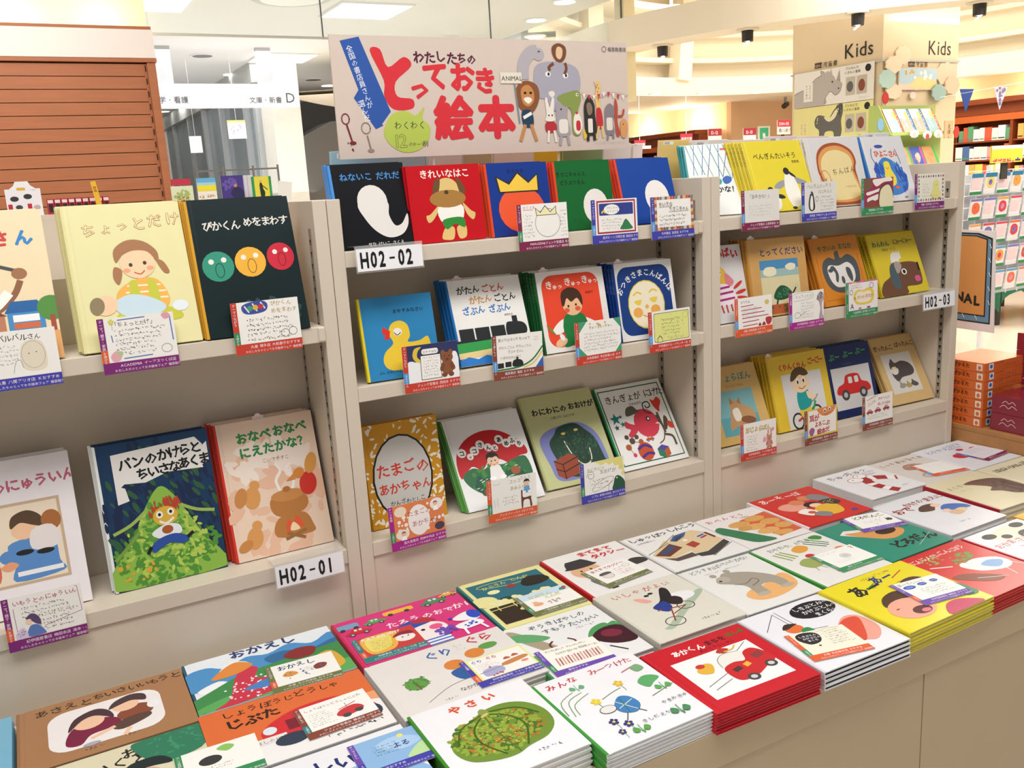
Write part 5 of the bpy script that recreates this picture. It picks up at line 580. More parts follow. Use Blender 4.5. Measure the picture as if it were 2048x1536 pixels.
tcard('card with black brush title and blue violet strip, lying on the teal book', 'teal picture', 1.0640, -.3145, -.20, VIO, GRN, VIO, '書店_どろんこおすすめ', "J 22 20 14 222 どろだんご。 2 -.05;D 222 10 60 40 34 16 1.2 4;E 86 40 7 6 444;H 26 36 44 2 4 bbb", 'テーマあそび', '３歳から')
tcard('card with a black speech cloud and orange band, lying on the child and bed book', 'child in green', .5600, -.6390, -.22, ORA, GRN, ORA, '丸善_名古屋本店_おすすめ', "B 16161a 12 18 16 6 30 2 46 6 50 18 42 32 26 36 18 30;T 17 14 6 f0f0f4 しきぶとん 1;T 20 21 6 f0f0f4 かけぶとん 1;T 24 28 6 f0f0f4 まくら 1;E 34 42 2 2 16161a;H 54 10 40 7 4 777 4;C c8b090 .8 50 6 70 2 92 4", 'テーマくらし', '４歳から', ground='efe8d4')
tcard('card with three blue ovals and a purple band, lying on the singing faces book', 'open mouthed', .8660, -.6200, -.13, VIO, ORA, VIO, '紀伊國屋書店_福岡店_おすすめ', "J 10 12 10 333 あーといって 0 -.05;E 24 20 12 6 2f50a8;E 24 20 8 3 6a8ad0;E 52 18 9 5 2f50a8;E 78 16 8 4.6 2f50a8;L e8e8f0 .8 46 18 60 18;L e8e8f0 .8 70 16 86 16;H 32 34 54 4 4.4 444 5", 'テーマことば', '３歳から')
tcard('blank white card with an orange and blue edge, lying on the hedgehog shape book', 'hedgehog', 1.5050, -.1680, -.17, ORA, LBL, ORA, '書店おすすめ', "H 20 14 60 3 4 ccc 3", 'テーマ動物', '２歳から')
tcard('small card with a maroon band lying on the red flowers book', 'red flowers', 1.7120, -.1760, .10, BLU, MAR, MAR, '書店おすすめ', "H 20 10 60 4 4 889 3", 'テーマ草花', '３歳から', ground='e0dce4')
tcard('card with a pale blue sky and green hill, at the bottom edge', 'night scene', -.186, -.520, -.02, VIO, BLU, BLU, '書店おすすめ', "R 8.5 0 91.5 62 8ab4dc;B a8c8e8 30 20 60 10 90 30 60 40;B b8d89c 60 62 80 40 100 36 100 62;E 66 12 4 4 e8dc70;H 24 22 34 4 4 335 6;J 50 34 12 26356e よる 2", 'テーマくらし', '３歳から')
tcard('white card with green leaves, lying on the craftsman book', 'craftsman', -.415, -.4000, -.03, GRN, ORA, GRN, '書店おすすめ', "B 8ac060 50 10 62 4 72 12 62 20;E 40 30 14 10 333;H 20 46 50 2 4 777", 'テーマ昔話', '５歳から')

# ------------------------------------------------------------------ books of the other side, seen over the top shelves
R = random.Random(11)
rear = [(.085, .12, 'a9d2e6', 'light blue'), (.205, .09, 'bcd8ea', 'pale blue'), (.30, .08, 'eee', 'white'), (.385, .07, 'c9c4a0', 'khaki'), (.46, .10, 'f0eee8', 'white'), (.565, .07, 'f0d23c', 'yellow'), (.64, .11, '8aa878', 'green'), (.755, .08, 'e9e6e0', 'cream'), (.84, .045, 'f4e8e4', 'pinkish white'), (.925, .09, 'f0d080', 'light orange'), (1.02, .12, 'f2e8ea', 'pink'), (1.145, .12, 'eee6e6', 'white'), (1.27, .11, 'f0dede', 'pale pink'), (1.385, .12, 'f4d8d4', 'pink'), (1.51, .13, 'e8e2d8', 'cream'), (1.65, .1, 'e8e8e8', 'white')]
seen = set()
for i, (x, ww, col, cn) in enumerate(rear):
    hh = .215-.003*(i % 3); M = frame(Vector((x+ww, .245+.004*(i % 2), .1125+.0135)), *[q for q in (Matrix.Rotation(math.pi, 3, 'Z') @ uv(0, .12, 0)[0], Matrix.Rotation(math.pi, 3, 'Z') @ uv(0, .12, 0)[1])])
    if x < .9 and x+ww > .9-.03: M[0][3] = .868; ww = .868-x
    tops = f"R 10 3 {34 if ww > .08 else 60} 8 f8f8f8;"+';'.join(f"L 222 .8 {14+q*1.8:.1f} 4 {14+q*1.8:.1f} 10" for q in range(10))
    lab = f"{cn} book facing the other aisle, seen from behind over the {'black' if x < .17 else 'red' if x < .34 else 'crowned' if x < .5 else 'green' if x < .66 else 'glossy blue' if x < .9 else 'streaked' if x < 1.06 else 'penguin' if x < 1.24 else 'toast' if x < 1.45 else 'chick'} book"
    if lab in seen: lab = lab.replace('seen from', 'narrower, seen from')
    seen.add(lab)
    b = book(lab, M, ww, hh, .012, col, col, '', group='books of the other side')
    m = MB(); compile_art(m, tops, 100, 100*hh/ww, ww/100, lambda a, q, l: (ww-a, .0121+l, hh-q)); m.obj('back_print', PRINT, b)
# toys behind the left bookcase
t = thing('toy_display_box', 'white card display box with black and red toy pictures, at the far left edge', 'box', (-.505, .42, .2465))
MB().box(0, 0, 0, .062, .04, .052, 'eeeaf0').obj('box_body', CARDM, t)
m = MB(); m.prism([(.008, 0, .052), (.054, 0, .052), (.046, 0, .058), (.042, 0, .066), (.020, 0, .066), (.016, 0, .058)], (0, .002, 0), 'f0eef2'); compile_art(m, "E 24 40 12 8 3a3a40;E 62 34 12 8 3a3a40;R 34 6 24 8 e0b040 2;R 4 56 12 20 c03040;E 34 66 10 7 4a4a50;R 58 56 12 20 c03040;E 84 68 10 7 c8b0b0;H 70 16 20 1 6 99c", 100, 90, .00062, lambda x, y, l: (x, -.0002-l, .058-y)); m.obj('box_print', PRINT, t)
c0 = None
for i in range(9):
    m = MB().box(0, 0, 0, .0115, .03, .030, 'b8203c'); m.box(.002, -.0004, .004, .0095, 0, .020, '221c22'); m.box(.001, -.0005, .022, .0105, 0, .028, 'e8d8dc')
    if c0 is None:
        c0 = thing('toy_package', '', 'box', (-.434, .43, .2465), group='small red toy boxes in a row'); m.obj('box_body', CARDM, c0); c0['label'] = 'small red and black toy box in the row behind the cream book'; o = c0
    else: o = dup(c0, Matrix.Translation((-.434+.0128*i, .43, .2465)))
o = MB().box(0, 0, 0, .010, .0008, .060, 'e8b830'); compile_art(o, "V 20 150 60 b04a1c 特価 1", 100, 600, .0001, lambda x, y, l: (x, -.0002-l, .06-y)); o = o.obj('price_tag', CARDM); o.location = (-.345, .41, .2465); o.rotation_euler = (0, -.12, 0)
tag(o, 'narrow upright yellow tag in front of the brown slat wall', 'tag')
m = MB().box(-.56, .40, .2361, -.28, .50, .2465, 'd8cfc0'); o = m.obj('display_ledge', STEEL); tag(o, 'narrow beige ledge behind the left bookcase carrying the toy boxes', 'shelf')
MB().box(-.56, .40, -1.27, -.28, .50, .236).obj('support', STEEL, o)

# ------------------------------------------------------------------ the shop
FLOOR = mat('pale_polished_floor', 'e6ddd0', rough=.18, noise=.06, scale=1.5, coat=.3)
m = MB().box(-4, -3, -1.30, 12.8, 16.2, -1.27); struct(m.obj('floor', FLOOR))
CEIL = mat('white_ceiling', 'eeedea', rough=.8, noise=.02, scale=1)
ZC = 1.75
m = MB().box(-4, 2.0, ZC, 4.3, 18, ZC+.05); struct(m.obj('ceiling', CEIL))
LITE = mat('light_diffuser', 'ffffff', rough=.5, noise=0, emit=6)
def panel(x, y, i, sx=.6, sy=.6):
    t = thing('ceiling_light', i, 'light', (x, y, ZC)); MB().box(-sx/2, -sy/2, -.012, sx/2, sy/2, -.002).obj('diffuser', LITE, t)
    m = MB(); [m.box(a, b, -.016, c, d_, -.0005) for a, b, c, d_ in ((-sx/2-.02, -sy/2-.02, sx/2+.02, -sy/2), (-sx/2-.02, sy/2, sx/2+.02, sy/2+.02), (-sx/2-.02, -sy/2, -sx/2, sy/2), (sx/2, -sy/2, sx/2+.02, sy/2))]; m.obj('frame', WHITEM, t)
panel(2.37, 5.98, 'square ceiling light panel above the left end of the promotional board')
panel(2.37, 8.65, 'square ceiling light panel above the sign lettered D')
panel(.63, 6.0, 'square ceiling light panel at the top left beside the cream wall')
panel(2.2, 13.6, 'distant ceiling light panel just below the sign lettered D')
panel(1.35, 11.4, 'distant ceiling light panel beside the edge of the slat wall', .6, .5)
def downlight(x, y, z, label, r=.07, on=True, group=None):
    t = thing('downlight', label, 'light', (x, y, z), group=group)
    m = MB().tube((0, 0, -.012), (0, 0, -.001), r*1.25, 20, r2=r*1.3); m.obj('trim_ring', WHITEM, t)
    MB().tube((0, 0, -.0145), (0, 0, -.0125), r, 20).obj('lamp' if on else 'grille', LITE if on else mat('grey_metal', '8f9090', rough=.5, metal=.3), t); return t
downlight(4.09, 6.09, ZC, 'round downlight above the right half of the board, the nearer one', .09)
downlight(4.57, 6.93, ZC, 'round downlight above the right half of the board, the farther one', .09)
downlight(3.90, 5.28, ZC, 'round downlight at the very top right of the glass panes', .09)
downlight(3.65, 11.1, ZC, 'small lit downlight just left of the promotional board', .09)
downlight(1.50, 8.57, ZC, 'dark round ceiling vent above the sign lettered D', .1, False)
downlight(3.25, 10.47, ZC, 'dark round ceiling vent left of the promotional board', .1, False)
for i in range(6): downlight(2.1-.04*i, 10.0+1.15*i, ZC, 'downlight in the row along the window wall', .1, group='downlights along the window wall')
t = thing('ring_lamp', 'large round recessed ceiling lamp at the top, left of the board', 'light', (1.62, 5.55, ZC))
m = MB().tube((0, 0, -.03), (0, 0, -.001), .3, 32, r2=.34); m.obj('outer_ring', mat('grey_trim', 'c4c6c0', rough=.5), t); MB().tube((0, 0, -.035), (0, 0, -.031), .24, 32).obj('lens', mat('milk_glass', 'e4e6de', rough=.4, emit=.35, noise=0), t)
CREAM = mat('cream_wall', 'f3e6bf', rough=.75, noise=.03, scale=1)
o = MB().box(-4, 5.02, .8, .47, 5.2, ZC).obj('wall_left', CREAM); struct(o)
GLS = mat('smoke_barrier_glass', 'dfeee6', rough=.05, alpha=.24, noise=0, spec=.6)
xs = [.475, 1.656, 3.02, 4.28]
for i in range(3):
    t = thing('glass_smoke_barrier', ['clear glass pane hanging from the ceiling beside the cream wall', 'clear glass pane hanging from the ceiling above the board, middle one', 'clear glass pane hanging from the ceiling above the right half of the board'][i], 'glass pane', (0, 5.0, 0))
    MB().box(xs[i]+.006, -.004, 1.36, xs[i+1]-.006, .004, ZC-.001).obj('pane', GLS, t)
    MB().box(xs[i]+.002, -.01, 1.345, xs[i+1]-.002, .01, 1.361).obj('bottom_rail', mat('grey_trim', 'a8aeaa', rough=.4), t)
    MB().box(xs[i+1]-.005, -.006, 1.36, xs[i+1]+.003, .006, ZC-.002).obj('joint', mat('dark_joint', '4a5450', rough=.5), t)
    MB().box(xs[i]+.006, -.012, ZC-.02, xs[i+1]-.006, .012, ZC-.0005).obj('top_rail', mat('grey_trim'), t)
struct(MB().box(4.285, 4.97, .9, 4.40, 5.1, 2.6).obj('trim_1', CREAM))
# exit arrow sign
t = thing('arrow_sign', 'small white hanging sign with a green double arrow above the board', 'sign', (3.545, 7.0, 1.56))
MB().box(0, 0, 0, .205, .03, .155, 'f4f8f6').obj('panel', mat('lit_sign_white', 'f4f8f6', rough=.5, emit=.35, noise=0), t)
MB().box(.02, .01, .155, .185, .02, .189).obj('hanger', WHITEM, t)
m = MB(); compile_art(m, "P 3fb890 16 44 32 32 32 40 68 40 68 32 84 44 68 56 68 48 32 48 32 56", 100, 75, .00205, lambda x, y, l: (x, -.001-l*5, .155-y)); m.obj('arrow_print', PRINT, t)
# slat wall unit
SW = mat('cherry_slat', 'b4704a', rough=.5, noise=.14, scale=3, stretch=(1.2, 10, 14))
t = thing('slat_wall_unit', 'tall reddish brown slatted display wall with a white header', 'display wall', (0, 4.5, 0))
MB().box(-2.2, .02, -1.27, .36, .1, 1.10, ).obj('back_board', mat('dark_slat_gap', '2e140a', rough=.8), t)
zz = 1.0935
for i in range(18):
    MB().box(-2.2, 0, zz-.0700, .345, .0195, zz).obj('slat', SW, t); zz -= .0745
MB().box(-2.2, 0, -1.27, .345, .0195, zz).obj('lower_panel', SW, t)
m = MB().box(.3455, .001, -1.26, .362, .019, 1.094, 'fff', 0); [m.box(.350, -.0015, 1.05-.075*i, .356, .001, 1.085-.075*i, 'fff', 1) for i in range(28)]
m.obj('slotted_strip', [SW, mat('dark_slat_gap')], t)
MB().box(.3625, -.02, -1.27, .412, .12, 1.10).obj('post', SW, t, bevel=.004)
MB().box(-2.2, -.03, 1.1015, .42, .12, 1.124).obj('rail', SW, t); MB().box(-2.2, -.035, 1.1245, .415, .11, 1.287).obj('header_board', mat('header_white', 'f0e8e8', rough=.4, noise=.02), t); MB().box(-2.2, -.03, 1.2875, .41, .12, 1.306).obj('top_rail', SW, t)
o = MB().box(-.002, -.002, 0, .002, .002, .22).obj('ceiling_bracket', mat('grey_metal')); o.location = (-.02, 4.2, ZC-.33); o.rotation_euler = (0, .2, 0); tag(o, 'thin grey metal rod pointing down in front of the cream wall', 'bracket')
# hanging category sign
t = thing('category_sign', 'long white hanging sign lettered with bookshop categories and a big D', 'sign', (.6, 8.0, 1.17))
MB().box(0, 0, 0, 1.715, .12, .225, 'e8eaf4').obj('panel', mat('sign_white', 'e6e8f2', rough=.5, noise=.01), t)
for xx in (.34, 1.32): MB().box(xx, .02, .225, xx+.15, .08, ZC-1.17).obj('hanger', mat('pale_grey', 'c4c6ca', rough=.6), t)
m = MB(); compile_art(m, "T 252 178 70 555 医学・看護 1;T 1196 184 67 666 文庫・新書 1;T 1566 186 140 555 D", 1715, 225, .001, lambda x, y, l: (x, -.002-l*5, .225-y)); m.obj('lettering', PRINT, t)
# pillar, window wall and dark area behind
struct(MB().box(2.13, 8.42, -1.27, 2.44, 8.9, ZC).obj('pillar_1', mat('pillar_white', 'ece8dc', rough=.7)) )
bpy.data.objects['pillar_1'].name = 'trim_2'
GF = mat('window_frame_grey', 'c8ccce', rough=.4, metal=.1); WG = mat('night_window_glass', 'a4b0b6', rough=.06, noise=.3, scale=.6, spec=.9, alpha=.92)
posts = [9.1, 9.61, 10.98, 12.19, 13.4, 14.88, 16.0]
for i in range(len(posts)-1):
    a, b = posts[i], posts[i+1]
    o = MB().box(2.16, a+.06, -.4, 2.18, b-.06, 1.52).obj('window_%d' % (i+1), WG); struct(o)
    MB().box(2.10, a-.055, -1.27, 2.2, a+.055, 1.55).obj('window_frame', GF, o)
struct(MB().box(2.08, 9.0, 1.53, 2.24, 16.2, ZC).obj('trim_3', mat('grey_trim'))); struct(MB().box(2.10, 9.0, -1.27, 2.22, 16.2, -.41).obj('trim_4', mat('grey_trim')))
struct(MB().box(-2, 16.4, -1.27, 2.1, 16.6, ZC).obj('wall_far', mat('far_wall', 'd8dcdc', rough=.7)))
o = MB().box(2.46, 12, -1.27, 6.5, 12.2, 1.62).obj('wall_back', mat('dark_grey_wall', '77777a', rough=.7)); struct(o)
o = MB().prism([(2.7, 11.0, -1.27), (2.95, 11.0, .95), (3.6, 11.0, 1.25), (4.6, 11.0, 1.3), (4.6, 11.0, -1.27)], (0, .6, 0)).obj('escalator_casing', mat('casing_grey', '8a8886', rough=.6)); tag(o, 'dark grey sloping escalator casing left of the promotional board', 'escalator')
m = MB().box(2.26, 9, -.4, 2.28, 13, .9)
# track with spotlights and hanging papers
ta, tb = at(434, 213, z=ZC-.03), at(322, 272, z=ZC-.03)
o = MB().tube(ta, tb, .018, 6).obj('light_track', WHITEM); tag(o, 'white lighting track running along the ceiling behind the category sign', 'track')
for q in (.1, .5, .9): P = ta.lerp(tb, q); MB().tube((P.x, P.y, P.z), (P.x, P.y, ZC), .008, 5).obj('mount', WHITEM, o)
for q in (.03, .2, .42, .7):
    P = ta.lerp(tb, q)-Vector((0, 0, .16)); sc_ = 1+q*.9
    t = thing('spotlight', 'white cylindrical track spotlight behind the category sign', 'light', P, group='white spotlights on the lighting track')
    MB().tube((0, 0, .05), (-.04, -.06, -.2*sc_), .045*sc_, 10, r2=.07*sc_).obj('lamp_body', WHITEM, t); MB().tube((0, 0, 0), (0, 0, .15), .01, 6).obj('stem', WHITEM, t)
def paper(px0, py0, px1, py1, Y, label, art, cat, nm, col='f2f0ec', rot=0, th=.003):
    a, b = at(px0, py1, y=Y), at(px1, py0, y=Y); ww, hh = b.x-a.x, b.z-a.z
    m = MB().box(0, 0, 0, ww, th, hh, col); compile_art(m, art, 100, 100*hh/ww, ww/100, lambda x, y, l: (x, -.0005-l*4, hh-y))
    o = m.obj(nm, CARDM); o.location = a; o.rotation_euler = (0, rot, 0)
    if Y > 8: MB().box(ww*.49, .001, hh, ww*.51, .002, ZC-a.z).obj('string', WHITEM, o)
    return tag(o, label, cat)
paper(458, 240, 490, 278, 8.9, 'pale hanging poster with yellow and orange edges on the window', "R 0 0 100 14 e8d890;R 0 100 100 20 f0c0a0;D c8b8dc 10 50 50 30 30 5 2", 'poster', 'poster')
paper(382, 272, 402, 306, 8.8, 'blank white paper hanging behind the category sign', "R 10 10 80 4 ddd", 'paper', 'hanging_paper')
# magazine racks
def magazine(px0, py0, px1, py1, Y, label, art, col):
    a, b = at(px0, py1, y=Y), at(px1, py0, y=Y); ww, hh = b.x-a.x, b.z-a.z; hh = hh+.06
    t = thing('magazine', label, 'magazine', (a.x, Y, a.z-.06)); MB().box(0, .001, 0, ww, .008, hh, 'eee').obj('pages', PAGES, t)
    m = MB().box(0, 0, 0, ww, .001, hh, col); compile_art(m, art, 100, 100*hh/ww, ww/100, lambda x, y, l: (x, -.0005-l*4, hh-y)); m.obj('cover', PRINT, t)
magazine(345, 371, 385, 402, 3.6, 'magazine with a pale green leafy cover, leftmost on the wire rack', "D a8c070 40 50 50 34 34 7 2;D c8583c 10 50 60 30 16 4 5", 'e0e8c8')
magazine(398, 355, 430, 402, 3.6, 'magazine with sky blue and yellow cover on the wire rack', "R 0 0 100 34 6ab4e0;R 0 24 100 14 a8d8f0;R 0 40 100 30 f0e438;R 0 72 100 14 f4f4f0;D d8a070 12 50 100 40 8 5 2", 'f4f2ec')
magazine(446, 350, 485, 402, 3.6, 'purple magazine with a figure on the wire rack', "B c89070 50 40 62 30 70 40 66 56;B 2c2c58 40 80 60 52 90 60 99 90 70 110;D 6a5ab0 20 40 40 30 30 8 2", '4a3a8c')
magazine(507, 352, 541, 402, 3.6, 'yellow magazine with a slim dark dancing figure and green sides', "R 0 0 14 150 2f9a5a;R 88 0 12 150 2f9a5a;E 46 26 7 8 e0b070;B 22342c 40 36 52 34 56 60 64 80 56 110 44 110 40 80;L 22342c 4 52 44 78 66", 'e8de4c')
magazine(487, 350, 504, 402, 3.75, 'white magazines seen between the purple and yellow magazines', "R 20 0 6 300 c8c8dc;R 50 0 6 300 c8c8dc", 'e6e6f0')
rk = thing('magazine_rack', 'grey wire magazine rack in front of the window wall', 'rack', (0, 3.66, 0))
a, b = at(393, 343, y=3.66), at(556, 340, y=3.66)
for xx in (a.x, a.x+.14, b.x-.14, b.x): MB().tube((xx, 0, -1.27), (xx, 0, a.z+.02), .006, 6).obj('post', mat('grey_wire', '8c8c90', rough=.35, metal=.7), rk)
MB().box(a.x-.14, -.062, .166, b.x, -.0, .172).obj('ledge', mat('grey_wire'), rk)
for z_ in (a.z, a.z-.16, a.z-.4): MB().tube((a.x, 0, z_), (b.x, 0, z_), .005, 6).obj('rail', mat('grey_wire'), rk)
o = paper(556, 360, 578, 402, 3.5, 'blank white tag standing at the right of the magazine racks', '', 'tag', 'paper_tag', rot=.15)
o = MB().box(0, 0, 0, .09, .04, .03, 'c8304a').obj('red_packet', CARDM); o.location = at(345, 371, y=3.3); tag(o, 'small red packet behind the leftmost magazine', 'packet')

# ------------------------------------------------------------------ round opening in the ceiling
RC, RR, ZB = Vector((7.66, 5.24, 0)), 3.25, 1.30
WARM = mat('warm_white_paint', 'f3e8d2', rough=.75, noise=.02, scale=1)
def ring(name, r0_, r1_, z0, z1, a0, a1, m_, n=48):
    m = MB()
    for i in range(n):
        p, q = [math.radians(a0+(a1-a0)*(i+j)/n) for j in (0, 1)]
        P = [(RC.x+r*math.cos(t), RC.y+r*math.sin(t), z) for t in (p, q) for r in (r0_, r1_) for z in (z0, z1)]
        k = len(m.v); m.v += P
        for f in ((0, 4, 6, 2), (1, 3, 7, 5), (0, 1, 5, 4), (2, 6, 7, 3)): m.f.append(tuple(k+q_ for q_ in f)); m.c.append('fff'); m.m.append(0)
    return struct(m.obj(name, m_))
ring('trim_5', RR-.02, RR+.28, ZB, ZB+.24, 0, 360, WARM, 96)
ring('ceiling_ring', RR+.2, 6.2, ZB+.01, ZB+.05, -78, 150, WARM, 64)
bpy.data.objects['ceiling_ring'].name = 'trim_6'
ring('trim_7', RR+.34, RR+.42, ZB+.2, 2.9, -80, 150, WARM, 64)
ring('trim_8', RR+.05, RR+.34, ZB+.44, ZB+.50, -80, 150, WARM, 64)
ring('trim_9', RR+.12, RR+.34, ZB+.78, ZB+.84, -80, 150, WARM, 64)
ring('trim_10', RR-.30, RR+.34, ZB+1.02, ZB+1.10, -80, 150, WARM, 64)
ring('trim_11', .0, RR+.5, 2.9, 2.95, 0, 360, WARM, 64)
def brace(name, p, q, w_):
    P, Q = Vector(p), Vector(q); m = MB(); d = (Q-P); s_ = Vector((d.y, -d.x, 0)).normalized()*w_/2; t_ = Vector((0, 0, .12))
    m.prism([P-s_, P+s_, P+s_+t_, P-s_+t_], d); return struct(m.obj(name, WARM))
A = at(1400, 205, z=ZB+.1); 
m = MB().box(-.11, -.11, 0, .11, .11, 1.6); o = m.obj('trim_12', WARM); o.location = (RC.x+(RR+.02)*math.cos(math.radians(88)), RC.y+(RR+.02)*math.sin(math.radians(88)), ZB+.2); o.rotation_euler = (0, .1, 0); struct(o)
m = MB().box(-.11, -.11, 0, .11, .11, 1.4); o = m.obj('trim_13', WARM); o.location = (RC.x+(RR+.05)*math.cos(math.radians(118)), RC.y+(RR+.05)*math.sin(math.radians(118)), ZB+.24); struct(o)
def spot(px, py, label, z=ZB, r=.05):
    P = at(px, py, z=z); t = thing('spotlight', label, 'light', P)
    MB().tube((0, 0, -.012), (0, 0, -.001), r*1.7, 18).obj('mount_plate', WARM, t)
    MB().tube((0, 0, -.09), (0, 0, -.012), r*.85, 14, r2=r*.9).obj('housing', mat('black_housing', '2a2420', rough=.4), t); MB().tube((.004, -.004, -.098), (0, 0, -.091), r*.7, 14).obj('lamp', LITE, t)
spot(1325, 90, 'black spotlight under the round beam, nearest the promotional board')
spot(1495, 58, 'black spotlight under the round beam, left of the Kids column')
spot(1716, 24, 'black spotlight under the round beam, over the left face of the Kids column')
spot(1960, 4, 'black spotlight under the round beam, at the top right')
for px, py in ((1311, 187), (1405, 186), (1513, 184)):
    P = at(px, py, z=ZB); downlight(P.x, P.y, ZB, 'small downlight in the far low ceiling right of the board', .07, group='small downlights in the far low ceiling')
P = at(1343, 30, z=2.2); t = thing('dome_lamp', 'bright round lamp high inside the ceiling opening', 'light', P); MB().tube((0, 0, 0), (0, 0, .1), .14, 16).obj('lamp', LITE, t); MB().tube((0, 0, .1), (0, 0, 2.9-P.z), .02, 8).obj('stem', WHITEM, t)
P = at(1571, 195, z=ZB); t = thing('security_camera', 'small dark ceiling camera left of the Kids column', 'camera', P); MB().tube((0, 0, -.08), (0, 0, .005), .02, 8).obj('stem', mat('grey_metal'), t); MB().tube((-.06, -.03, -.13), (.05, .02, -.09), .04, 10).obj('housing', mat('black_housing'), t)

# ------------------------------------------------------------------ right hand walls and wall bookcases
TAN = mat('tan_wall', 'dcb893', rough=.75, noise=.03, scale=1); PEACH = mat('peach_wall', 'f0cfa4', rough=.75, noise=.03, scale=1)
struct(MB().box(9.6, 9.5, -1.27, 9.8, 15.5, ZB+.1).obj('wall_right', PEACH))
struct(MB().box(9.5, 9.4, -1.27, 11.4, 9.5, ZB+.1).obj('wall_rear', TAN))
struct(MB().box(11.35, 2.0, -1.27, 11.5, 9.4, ZB+.6).obj('wall_side', PEACH))
struct(MB().box(5.5, 15.5, -1.27, 9.8, 15.7, ZB+.1).obj('wall_end', PEACH))
CH_ = mat('cherry_wood', '8a3f1c', rough=.45, noise=.15, scale=3, stretch=(12, 1, 12)); CHL = mat('orange_wood', 'c8642c', rough=.45, noise=.1, scale=3)
def wallcase(label, X, y0, y1, top, n, seed, depth=.4):
    t = thing('wall_bookcase', label, 'bookcase', (X, y0, 0)); L_ = y1-y0
    MB().box(-.02, 0, -1.26, 0, L_, top-.1).obj('back_board', CHL, t)
    MB().box(-depth-.1, -.02, top-.07, 0, L_+.02, top).obj('cornice', CH_, t, bevel=.01); MB().box(-depth, 0, top-.20, -.02, L_, top-.07).obj('fascia', CH_, t)
    MB().box(-depth-.01, 0, top-.29, -depth+.01, L_, top-.205).obj('title_rail', CHL, t)
    w_ = L_/n
    for i in range(n+1): MB().box(-depth, max(0, i*w_-.02), -1.26, -.02, min(L_, i*w_+.02), top-.2).obj('divider', CH_, t)
    zs = [top-.29-.245*q for q in range(1, 7)]
    for z in zs: MB().box(-depth+.02, .0, z-.02, -.02, L_, z).obj('shelf', CH_, t)
    R = random.Random(seed)
    for i in range(n):
        for z in zs:
            y = y0+i*w_+.03
            while y < y0+(i+1)*w_-.09:
                th = R.uniform(.05, .11); hh = R.uniform(.15, .2); c = R.choice(['f0ece8', 'f4f0ee', 'eee8e0', 'f2ecea', 'f0ece8', 'e0b060', 'd85a40', '4a6aa0', 'e8d060', '5a9a70', 'd89aa0'])
                m = MB().box(X-depth+.04, y, z+.001, X-depth+.16, y+th, z+hh, c); m.box(X-depth+.038, y+.006, z+.02, X-depth+.04, y+th-.006, z+.035, R.choice(['c84a4a', '4a70b0', '333', '5a9a60', c])); BKS.append((m, X)); y += th+.004
    return t
BKS = []
wallcase('long reddish wood wall bookcase with a lit cove, behind the penguin book', 9.59, 9.8, 14.5, .93, 5, 3)
wallcase('reddish wood wall bookcase at the right edge behind the revolving rack', 11.34, 3.2, 9.2, 1.0, 7, 5)
BKS = [q for q in BKS]
vis = []
def visible(c):
    d = Vector(c)-CAM; z = d.dot(fw); px = 1024+FPX*d.dot(rt)/z; py = 768-FPX*d.dot(up)/z
    return z > 0 and ((1895 < px < 2060 and 200 < py < 560) or (1250 < px < 1470 and 250 < py < 330))
for m, X in BKS:
    c = [sum(v[i] for v in m.v[:8])/8 for i in range(3)]
    if visible(c): vis.append((m, X))
for i, (m, X) in enumerate(vis[:290]):
    o = m.obj('book', CARDM); g = 'books in the long wall bookcase' if X < 10 else 'books in the wall bookcase at the right edge'
    tag(o, 'block of books shelved in the distant reddish wood bookcase '+('behind the penguin book' if X < 10 else 'at the right edge'), 'book', g)
# category tags
def board(px0, py0, px1, py1, Y, label, art, cat='sign', nm='category_plate', col='f2ece8', stand=None, hang=0):
    a, b = at(px0, py1, y=Y), at(px1, py0, y=Y); ww, hh = b.x-a.x, b.z-a.z
    t = thing(nm, label, cat, a); MB().box(0, 0, 0, ww, .01, hh, col).obj('plate', CARDM, t)
    m = MB(); compile_art(m, art, 100, 100*hh/ww, ww/100, lambda x, y, l: (x, -.001-l*6, hh-y)); m.obj('plate_print', PRINT, t)
    if hang: MB().box(ww*.48, .003, hh, ww*.52, .007, hang-a.z).obj('hanger', WHITEM, t)
    if stand: MB().box(ww*.4, .011, -stand, ww*.6, .02, hh*.5).obj('stand', DARKGAP, t)
board(1417, 257, 1443, 296, 6, 'white plate with maroon top reading ノベルス, left one of the pair', "R 0 0 100 40 a02c40;T 20 32 26 f4e8e8 D-12 1;T 8 80 26 444 ノベルス", stand=1.2)
board(1487, 256, 1512, 292, 6, 'white plate with maroon top reading ノベルス, right one of the pair', "R 0 0 100 40 a02c40;T 20 32 26 f4e8e8 D-13 1;T 8 80 26 444 ノベルス", stand=1.2)
board(1555, 240, 1581, 269, 5.5, 'white plate with crimson top beside the Kids column', "R 0 0 100 36 c02c48;T 10 28 24 f4e8e8 D04-05 1;T 8 66 26 333 角川新書", stand=1.2)
board(1516, 252, 1540, 284, 8.9, 'green and white emergency exit sign on the tan wall', "R 14 10 72 100 3fb890;P f0fff8 40 30 60 30 60 90 40 90;E 50 34 10 10 3fb890", nm='exit_sign', col='d8e4dc')
board(1269, 280, 1291, 292, 8.2, 'small red hanging sign of white letters just right of the board', "T 6 38 22 f8e0e4 学術文庫 2", col='c83048', hang=ZB)
board(1361, 267, 1385, 281, 8.2, 'small red hanging sign of white letters left of the pair of plates', "T 6 40 22 f8e0e4 岩波文庫 2", col='c83048', hang=ZB)
